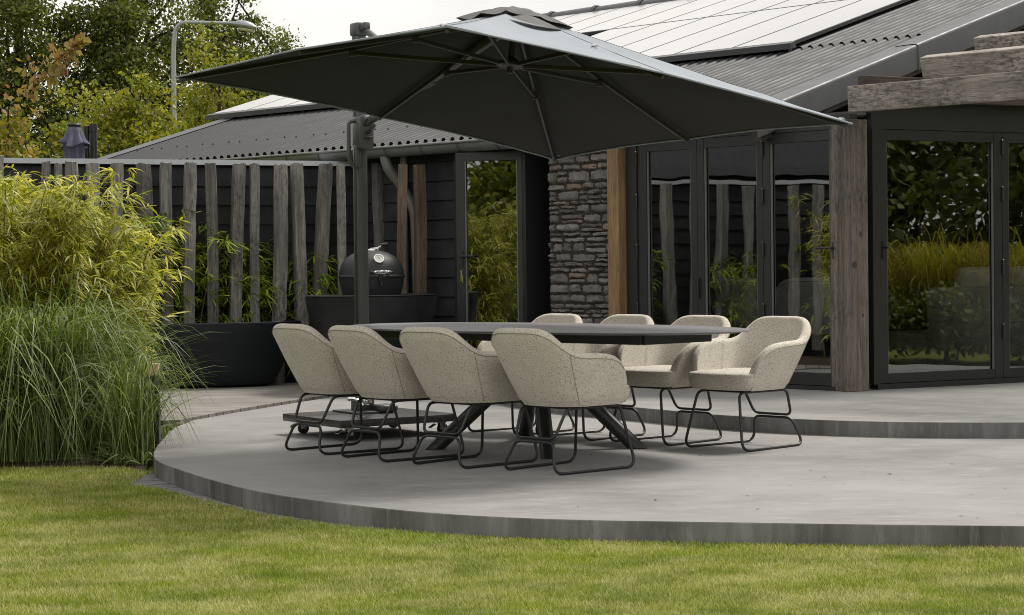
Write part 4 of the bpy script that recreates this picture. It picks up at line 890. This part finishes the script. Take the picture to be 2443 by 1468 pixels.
p = D(414, 270, 45.0); t = thing('street_lamp', (p[0], p[1], LZ), 'grey curved street lamp standing before the dark trees', 'street lamp'); TB_ = tuple(t.location)
g = G(); pts = fillet([(p[0], p[1], LZ), tuple(D(413, 120, 45)), tuple(D(419, 54, 45)), tuple(D(480, 54, 45)), tuple(D(556, 56, 45))], 1.0, False, 10)
k = len(pts); g.tube(pts, [.062 - .024 * i / (k - 1) for i in range(k)], 10); obj('pole', g, 'lamp', t, TB_, True, 60)
a = Vector(D(550, 56, 45)); b = Vector(D(612, 66, 45)); ax = (b - a).normalized(); sd = ax.cross(Vector((0, 0, 1))).normalized(); g = G(); rows = []
for u, ww, h0, h1 in ((0, .05, .05, -.04), (.18, .07, .06, -.05), (.32, .13, .10, -.08), (.6, .16, .12, -.08), (.85, .14, .09, -.07), (1, .07, .03, -.05)):
    c = a + (b - a) * u; rows.append([tuple(c + sd * (ww * math.cos(q)) + Vector((0, 0, (h0 if math.sin(q) > 0 else -h1) * math.sin(q)))) for q in np.linspace(0, 2 * PI, 17)])
g.grid(rows); g.add(rows[0][:-1], [tuple(range(16))]); g.add(rows[-1][:-1], [tuple(range(16))]); hdm = obj('lamp_head', g, 'lamp', t, TB_, True, 60)
g = G(); rows = []
for u, ww in ((.34, .10), (.6, .13), (.88, .10)):
    c = a + (b - a) * u; rows.append([tuple(c + sd * (ww * math.cos(q)) + Vector((0, 0, -.07 - .06 * abs(math.sin(q))))) for q in np.linspace(0, PI, 9)])
g.grid(rows); obj('lens', g, 'lens', hdm, None, True)
# ================================================================== VEGETATION
def rnd(n, a=0.0, b=1.0): return RNG.uniform(a, b, n)
def stems(name, paths, r0, r1, mat, parent, base=None, n=5):
    g = G()
    for p in paths: k = len(p); g.tube([tuple(q) for q in p], [r0 + (r1 - r0) * i / (k - 1) for i in range(k)], n, cap=False)
    return obj(name, g, mat, parent, base, True, 180, fix=False)
def bamboo(name, label, group, cx, cy, zb, rx, ry, ncul, hfun, mat, nleaf, llen, lean=.35, bunch=7, low=.2):
    t = thing(name, (cx, cy, zb), label, 'bamboo', group); P = []; Dv = []; paths = []
    for i in range(ncul):
        a = rnd(1, 0, 2 * PI)[0]; q = math.sqrt(rnd(1)[0]); bx, by = q * rx * math.cos(a), q * ry * math.sin(a); h = hfun(cx + bx) * rnd(1, .72, 1.0)[0]
        lx, ly = bx / max(rx, .01) * lean * rnd(1, .4, 1.3)[0] + rnd(1, -.15, .15)[0], by / max(ry, .01) * lean * rnd(1, .4, 1.3)[0] + rnd(1, -.15, .15)[0]
        u = np.linspace(0, 1, 9); path = np.stack([bx + lx * u ** 2.2 * h, by + ly * u ** 2.2 * h, h * (u - .10 * u ** 3)], 1); paths.append(path)
        nb = max(1, int(nleaf / bunch / ncul))
        for k in range(nb):
            uu = low + (1 - low) * rnd(1)[0] ** .75; c = np.array([np.interp(uu, u, path[:, j]) for j in range(3)]); az = rnd(1, 0, 2 * PI)[0]; L_ = rnd(1, .05, .30)[0] * (1.15 - .6 * uu)
            tip = c + np.array([math.cos(az) * L_, math.sin(az) * L_, L_ * rnd(1, .1, .7)[0]])
            for j in range(bunch):
                f = rnd(1, .35, 1.0)[0]; P.append(c + (tip - c) * f); a2 = az + rnd(1, -1.1, 1.1)[0]; Dv.append((math.cos(a2), math.sin(a2), rnd(1, -.75, .55)[0]))
    P = np.array(P); Dv = unit(np.array(Dv)); n = len(P); Ln = rnd(n, .6, 1.15) * llen; Wd = Ln * rnd(n, .10, .155)
    ks = np.array([0, .3, .65, 1.0]); pts = P[:, None, :] + Dv[:, None, :] * (Ln[:, None] * ks[None, :])[:, :, None]; pts[:, :, 2] -= (ks ** 2)[None, :] * (Ln * rnd(n, .1, .45))[:, None]
    side = unit(np.cross(Dv, np.array([0, 0, 1.0]))); side = unit(side + np.stack([np.zeros(n), np.zeros(n), rnd(n, -.7, .7)], 1)); W = Wd[:, None] * np.array([.35, 1.0, .8, .05])[None, :]
    ribbons('foliage', pts, side, W, mat, t); stems('cane', paths, .007, .002, 'cane', t); return t
hL = lambda x: 2.13 if x < -3.45 else 2.13 - (x + 3.45) * .55
bamboo('bamboo_clump', 'sunlit yellow green bamboo at the left edge of the picture', 'bamboo beside the terrace', -3.75, 14.35, LZ, .45, .55, 40, lambda x: 2.26, 'bamboo', 14000, .115, .20)
bamboo('bamboo_clump', 'sunlit yellow green bamboo in the middle, its tips reaching the covered parasol', 'bamboo beside the terrace', -3.3, 14.6, LZ, .40, .5, 38, lambda x: 2.24 - max(0, x + 3.4) * 1.0, 'bamboo', 14000, .115, .16)
bamboo('bamboo_clump', 'sunlit yellow bamboo nearest the tub, arching to the right', 'bamboo beside the terrace', -3.06, 14.75, LZ, .22, .4, 30, lambda x: 1.85 - max(0, x + 3.15) * 1.3, 'bamboo', 8200, .115, .12)
bamboo('bamboo_clump', 'single tall bamboo spray rising in front of a grey post', 'bamboo beside the terrace', -2.84, 15.2, LZ, .05, .05, 3, lambda x: 2.08, 'bamboo', 480, .14, .05, low=.45)
for i, (k, hh, nl) in enumerate(((3.35, 1.72, 3000), (2.75, 1.85, 3400), (2.15, 1.78, 3200), (1.5, 1.52, 2400), (.85, 1.35, 1800), (.25, 1.2, 800))):
    q = FP[0] + fd * k + fn * .15
    lb = ['green bamboo behind the posts next to the sunlit bamboo', 'tallest green bamboo behind the posts at the left half of the tub', 'green bamboo behind the posts at the right half of the tub', 'green bamboo behind the warped posts left of the barbecue', 'low green bamboo behind the barbecue lid', 'sparse green bamboo at the foot of the house wall by the downpipe'][i]
    bamboo('bamboo_plant', lb, 'green bamboo between posts and fence', q[0], q[1], 0, .36, .08, 18, lambda x, hh=hh: hh * 1.12, 'bamboo_dark', nl, .15, .10, low=.08)
def fountain(name, label, group, cx, cy, zb, r, n, hmin, hmax, reach, mat, wid, cat='ornamental grass', bias=(0, 0)):
    t = thing(name, (cx, cy, zb), label, cat, group); a = rnd(n, 0, 2 * PI); q = np.sqrt(rnd(n)) * r; b = np.stack([np.cos(a) * q, np.sin(a) * q, np.zeros(n)], 1)
    a2 = a + RNG.normal(size=n) * .75; H = hmin + (hmax - hmin) * rnd(n) ** 1.3 + np.where(rnd(n) < .06, rnd(n, .05, .32), 0) * hmax; Rr = reach * rnd(n, .1, 1.25) ** 1.2; pk = rnd(n, .45, .98); ks = np.linspace(0, 1, 8)
    hor = ks[None, :] ** 1.45 * Rr[:, None]; z = H[:, None] * (1 - ((ks[None, :] - pk[:, None]) / pk[:, None]) ** 2)
    pts = np.empty((n, 8, 3)); pts[:, :, 0] = b[:, 0:1] + np.cos(a2)[:, None] * hor + bias[0] * ks[None, :] ** 2; pts[:, :, 1] = b[:, 1:2] + np.sin(a2)[:, None] * hor + bias[1] * ks[None, :] ** 2; pts[:, :, 2] = np.maximum(z, .01); bend = (RNG.normal(size=n) * .16)[:, None] * ks[None, :] ** 2.2; pts[:, :, 0] -= np.sin(a2)[:, None] * bend; pts[:, :, 1] += np.cos(a2)[:, None] * bend
    side = unit(np.stack([-np.sin(a2) + rnd(n, -.5, .5), np.cos(a2) + rnd(n, -.5, .5), rnd(n, -.4, .4)], 1)); W = (rnd(n, .7, 1.2) * wid)[:, None] * np.array([.8, 1, 1, 1, .95, .8, .5, .1])[None, :]
    ribbons('leaves', pts, side, W, mat, t); return t
fountain('reed_grass', 'fountain of arching green grass at the left edge before the bamboo', 'ornamental grasses beside the terrace', -3.66, 13.25, LZ, .36, 1700, .45, 1.0, .85, 'reed', .0095)
fountain('reed_grass', 'largest fountain of arching silvery green grass, drooping on to the lawn', 'ornamental grasses beside the terrace', -3.22, 13.35, LZ, .36, 2300, .42, 1.08, .68, 'reed', .0095)
fountain('reed_grass', 'small loose grass tuft in front of the garden light', 'ornamental grasses beside the terrace', -2.50, 12.85, LZ, .12, 300, .35, .72, .42, 'reed', .0075)
fountain('reed_grass', 'arching grass spilling over the terrace edge beside the garden light', 'ornamental grasses beside the terrace', -2.84, 13.9, LZ, .18, 450, .4, .9, .60, 'reed', .0075)
for i, (x, y, n) in enumerate(((-2.45, 12.75, 90), (-2.62, 12.95, 120), (-2.5, 13.25, 100), (-2.56, 14.05, 110), (-2.66, 14.75, 120), (-2.72, 13.55, 130))):
    fountain('weed', ['small green weed on the bare soil by the terrace corner', 'low weed under the drooping grass tips', 'thin weed against the terrace edge', 'weed between terrace edge and grasses', 'weed at the corner of the deck', 'weed under the right hand grass clump'][i], None, x, y, LZ + .01, .10, n, .03, .10, .16, 'reed', .012, 'weed')
def tree(name, label, cat, group, x, y, cz, rx, ry, rz, ncl, per, ls, mat, trunk_r, seed, hole=.0, csize=.5):
    r_ = np.random.default_rng(seed); t = thing(name, (x, y, LZ), label, cat, group); C_ = []
    while len(C_) < ncl:
        v = r_.normal(size=3); v = v / np.linalg.norm(v) * r_.uniform(.25, 1) ** .5; s = .82 + .25 * math.sin(v[0] * 5 + seed) * math.sin(v[2] * 4 + v[1] * 3 + seed * 2)
        c = np.array([v[0] * rx * s, v[1] * ry * s, cz + v[2] * rz * s])
        if c[2] > .25: C_.append(c)
    C_ = np.array(C_); cs = r_.uniform(.45, 1.0, ncl) * csize
    n = ncl * per; idx = np.repeat(np.arange(ncl), per); P = C_[idx] + np.clip(r_.normal(size=(n, 3)), -2.1, 2.1) * cs[idx][:, None] * np.array([.55, .55, .36])
    Av = unit(r_.normal(size=(n, 3)) + np.array([0, 0, -.25])); S = unit(np.cross(Av, unit(r_.normal(size=(n, 3)) + np.array([0, 0, 1.2])))); Ln = r_.uniform(.6, 1.2, n) * ls
    rhombs('crown', P, Av, S, Ln, Ln * r_.uniform(.5, .72, n), mat, t)
    paths = []; top = cz + rz * .55; lean = r_.uniform(-.1, .1, 2)
    tr = [np.array([lean[0] * u * 2, lean[1] * u * 2, u * top]) for u in np.linspace(0, 1, 8)]
    g = G(); g.tube([tuple(q) for q in tr], [trunk_r * (1.25 - 1.0 * u) for u in np.linspace(0, 1, 8)], 9, cap=False)
    for k in range(min(ncl, 46)):
        c = C_[k]; u0 = r_.uniform(.25, .9); s0 = np.array([lean[0] * u0 * 2, lean[1] * u0 * 2, u0 * top])
        if s0[2] > c[2]: s0[2] = max(.3, c[2] * .75)
        mid = (s0 + c) / 2 + r_.normal(size=3) * .12 * np.linalg.norm(c - s0) + np.array([0, 0, .08 * np.linalg.norm(c - s0)])
        g.tube([tuple(s0), tuple(mid), tuple(c)], [trunk_r * .34, trunk_r * .2, trunk_r * .07], 5, cap=False)
    obj('trunk', g, 'bark', t, None, True, 180, fix=False); return t
DT = 'tall dark trees beyond the fence'
tree('broadleaf_tree', 'tall dark tree at the left edge of the picture', 'tree', DT, -11.4, 46, 5.6, 2.0, 2.2, 4.2, 120, 260, .12, 'oakleaf', .24, 1, csize=.72)
tree('broadleaf_tree', 'tall dark tree left of the street lamp arm', 'tree', DT, -9.1, 47, 5.9, 1.7, 2.0, 4.2, 105, 260, .12, 'oakleaf', .24, 2, csize=.7)
tree('broadleaf_tree', 'dark tree behind the street lamp head', 'tree', DT, -7.2, 49, 6.0, 1.45, 1.8, 3.4, 74, 240, .115, 'oakleaf', .2, 3, csize=.66)
tree('broadleaf_tree', 'thin edged dark tree whose crown ends against the open sky', 'tree', DT, -6.25, 52, 5.3, 1.0, 1.4, 2.6, 54, 200, .11, 'oakleaf', .16, 4, csize=.6)
tree('broadleaf_tree', 'low dark tree filling the gap behind the light green shrubs', 'tree', DT, -10.6, 42, 2.9, 3.4, 1.6, 1.9, 95, 240, .12, 'oakleaf', .16, 5, csize=.7)
LS = 'light green garden shrubs beyond the fence'
tree('shrub', 'light green shrub between the closed parasol and the lamp post', 'shrub', LS, -6.2, 32, 3.0, .95, .9, 1.75, 84, 120, .095, 'limeleaf', .06, 6, csize=.42)
tree('shrub', 'light green shrub to the right of the street lamp pole', 'shrub', LS, -5.0, 34, 3.55, .95, .9, 2.0, 84, 120, .095, 'limeleaf', .06, 7, csize=.42)
tree('shrub', 'small light green shrub above the closed parasol', 'shrub', LS, -6.9, 31, 2.6, .6, .6, 1.5, 46, 110, .095, 'limeleaf', .05, 8, csize=.36)
tree('shrub', 'light green shrub just left of the house roof', 'shrub', LS, -5.2, 30, 2.3, .95, .7, 1.3, 66, 110, .09, 'limeleaf', .05, 9, csize=.38)
tree('shrub', 'golden leaved low shrub left of the closed parasol', 'shrub', 'golden shrubs over the fence', -5.75, 25.5, 1.95, .36, .4, .85, 34, 75, .07, 'goldleaf', .03, 10, csize=.24)
tree('shrub', 'golden leaved low shrub right of the flue pipes', 'shrub', 'golden shrubs over the fence', -5.22, 25.5, 1.75, .25, .3, .92, 26, 70, .07, 'goldleaf', .03, 11, csize=.2)
rt = tree('autumn_tree', 'young tree with red and yellow autumn leaves at the left edge', 'tree', None, -6.95, 27, 2.35, .50, .5, 1.15, 46, 50, .115, 'turnleaf', .05, 12, csize=.34)
a = D(20, 260, 27) - np.array([-6.95, 27, LZ]); b = D(196, 92, 27) - np.array([-6.95, 27, LZ]); n = 300; u = rnd(n) ** .85
P = a + (b - a) * u[:, None] + RNG.normal(size=(n, 3)) * (.19 * (1.12 - u))[:, None]; Av = unit(RNG.normal(size=(n, 3)) + np.array([.5, 0, .2])); S = unit(np.cross(Av, unit(RNG.normal(size=(n, 3))))); Ln = rnd(n, .08, .14)
rhombs('branch_leaves', P, Av, S, Ln, Ln * .6, 'redleaf', rt); stems('branch', [[np.array([0, 0, 1.6]), a, (a + b) / 2 + np.array([0, 0, .05]), b]], .02, .006, 'bark', rt)
# planting opposite the house front, seen mirrored in the right-hand glass
for i in range(9):
    q = np.array([10.2, 9.6]) + np.array([.344, .937]) * i * 1.0
    fountain('meadow_grass', 'golden meadow grass clump across the garden, mirrored in the right glass door', 'meadow grasses mirrored in the glass', q[0] + .2 * math.sin(i * 2), q[1], LZ + .45, .42, 1300, .5, 1.06, .5, 'plume', .012)
for i, (x, y) in enumerate(((19, 4), (20.5, 8), (21.5, 12), (20.5, 16), (22, 20))):
    tree('broadleaf_tree', 'large dark tree across the garden, mirrored in the right glass door', 'tree', 'trees mirrored in the glass', x, y, 5.0, 2.8, 2.8, 4.4, 80, 90, .26, 'oakleaf', .28, 20 + i, csize=1.2)
for i in range(10):
    q = np.array([9.1, 9.4]) + np.array([.344, .937]) * i * .95
    tree('low_shrub', 'low green shrub before the meadow grass, mirrored in the right glass door', 'shrub', 'low shrubs mirrored in the glass', q[0], q[1], .46, .45, .55, .52, 34, 90, .10, 'oakleaf', .03, 60 + i, csize=.3)
for i, (x, y) in enumerate(((15.2, 5.5), (16.0, 8.2), (16.4, 10.9), (16.2, 13.6), (15.6, 16.3), (15.0, 19))):
    tree('shrub', 'dark shrub across the garden, mirrored in the right glass door behind meadow grass', 'shrub', 'shrubs mirrored in the glass', x, y, 1.9, 1.5, 1.7, 2.1, 60, 60, .22, 'oakleaf', .1, 40 + i, csize=.8)
for i, (x, y) in enumerate(((-6.3, 17.3), (-7.2, 15.9), (-7.5, 14.4), (-7.65, 13.0))):
    bamboo('bamboo_plant', 'green bamboo on the curved fence end, mirrored in the folding doors', 'bamboo mirrored in the glass', x, y, LZ, .25, .3, 14, lambda x: 1.7, 'bamboo_dark', 1100, .17, .15, low=.15)
for i, (x, y) in enumerate(((-9.5, 3.5), (-12, 6.5), (-8.5, .5), (-13.5, 9.0), (-10.5, -2.0))):
    tree('shrub', 'broad green garden shrub behind the viewer, mirrored in the open garden door', 'shrub', 'garden shrubs mirrored in the garden door', x, y, 2.3, 1.9, 1.9, 2.2, 110, 90, .18, ('limeleaf', 'goldleaf', 'limeleaf', 'limeleaf', 'oakleaf')[i], .08, 80 + i, csize=.6)
# ================================================================== LAWN
tp = np.array(TF)
def lawn_grass(n):
    y = 6.4 + (14.0 - 6.4) * rnd(n * 3) ** 1.5; x = (rnd(n * 3) - .5) * 2 * (.275 * y + 1.5); 
    fy = np.interp(x, tp[:, 0], tp[:, 1] * 0 + np.interp(tp[:, 0], tp[:, 0], tp[:, 1])) if False else None
    o = np.argsort(tp[:, 0]); ok_x = tp[o]; keep = np.ones(len(x), bool)
    fr = np.array([p for p in TF if p[1] < 12.6]); fo = np.argsort(fr[:, 0]); edge = np.interp(x, fr[fo, 0], fr[fo, 1], left=12.6)
    d_ed = .07 * np.clip((-.35 - x) / .6, 0, 1) + .08 * np.clip((-1.65 - x) / .5, 0, 1) + .006; slope = np.gradient(fr[fo, 1], fr[fo, 0]); sl_ = np.interp(x, fr[fo, 0], slope); nd = d_ed * np.sqrt(1 + np.clip(sl_, -6, 6) ** 2)
    keep &= y < edge - nd + RNG.normal(size=len(x)) * .012; left_lim = 12.70 - .10 * np.sin(x * 3) ; pass
    keep = np.where(x < -2.27, y < 12.63 + RNG.normal(size=len(x)) * .02 - .10 * np.clip((x + 2.75) / .45, 0, 1) - np.clip((x + 2.5) * 1.2, 0, .5), keep)
    x, y = x[keep][:n], y[keep][:n]; m_ = len(x); h = rnd(m_, .015, .034); a = rnd(m_, 0, 2 * PI); l = rnd(m_, .1, .95) * h
    P = np.empty((m_, 3, 3)); P[:, 0] = np.stack([x, y, np.full(m_, LZ - .003)], 1); P[:, 1] = P[:, 0] + np.stack([np.cos(a) * l * .35, np.sin(a) * l * .35, h * .62], 1); P[:, 2] = P[:, 0] + np.stack([np.cos(a) * l, np.sin(a) * l, h], 1)
    side = np.stack([-np.sin(a), np.cos(a), np.zeros(m_)], 1); W = (rnd(m_, .0018, .0033) * (.6 + y / 14))[:, None] * np.array([1, .85, .08])[None, :]
    return tag(ribbons('grass', P, side, W, 'grass'), 'short mown lawn grass with dry straw coloured patches', 'grass', kind='stuff')
lawn_grass(900000)

nl_ = 70; xs = rnd(nl_, -2.0, 3.4); ys = rnd(nl_, 8.7, 13.0); ok = np.array([any(abs(0) < 1 for _ in (0,)) and (y > np.interp(x, [p[0] for p in TF[::-1]][::-1] if TF[0][0] < TF[-1][0] else 0, [p[1] for p in TF]) + .1) for x, y in zip(xs, ys)])
xs, ys = xs[ok], ys[ok]; a = rnd(len(xs), 0, 2 * PI); A_ = np.stack([np.cos(a), np.sin(a), np.zeros(len(xs))], 1); S__ = np.stack([-np.sin(a), np.cos(a), rnd(len(xs), -.3, .3)], 1); Ln = rnd(len(xs), .012, .04)
tag(rhombs('leaf_litter', np.stack([xs, ys, np.full(len(xs), .004)], 1), A_, S__, Ln, Ln * rnd(len(xs), .12, .5), 'bark'), 'tiny dry leaf bits and twigs scattered on the concrete terrace', 'litter', kind='stuff')
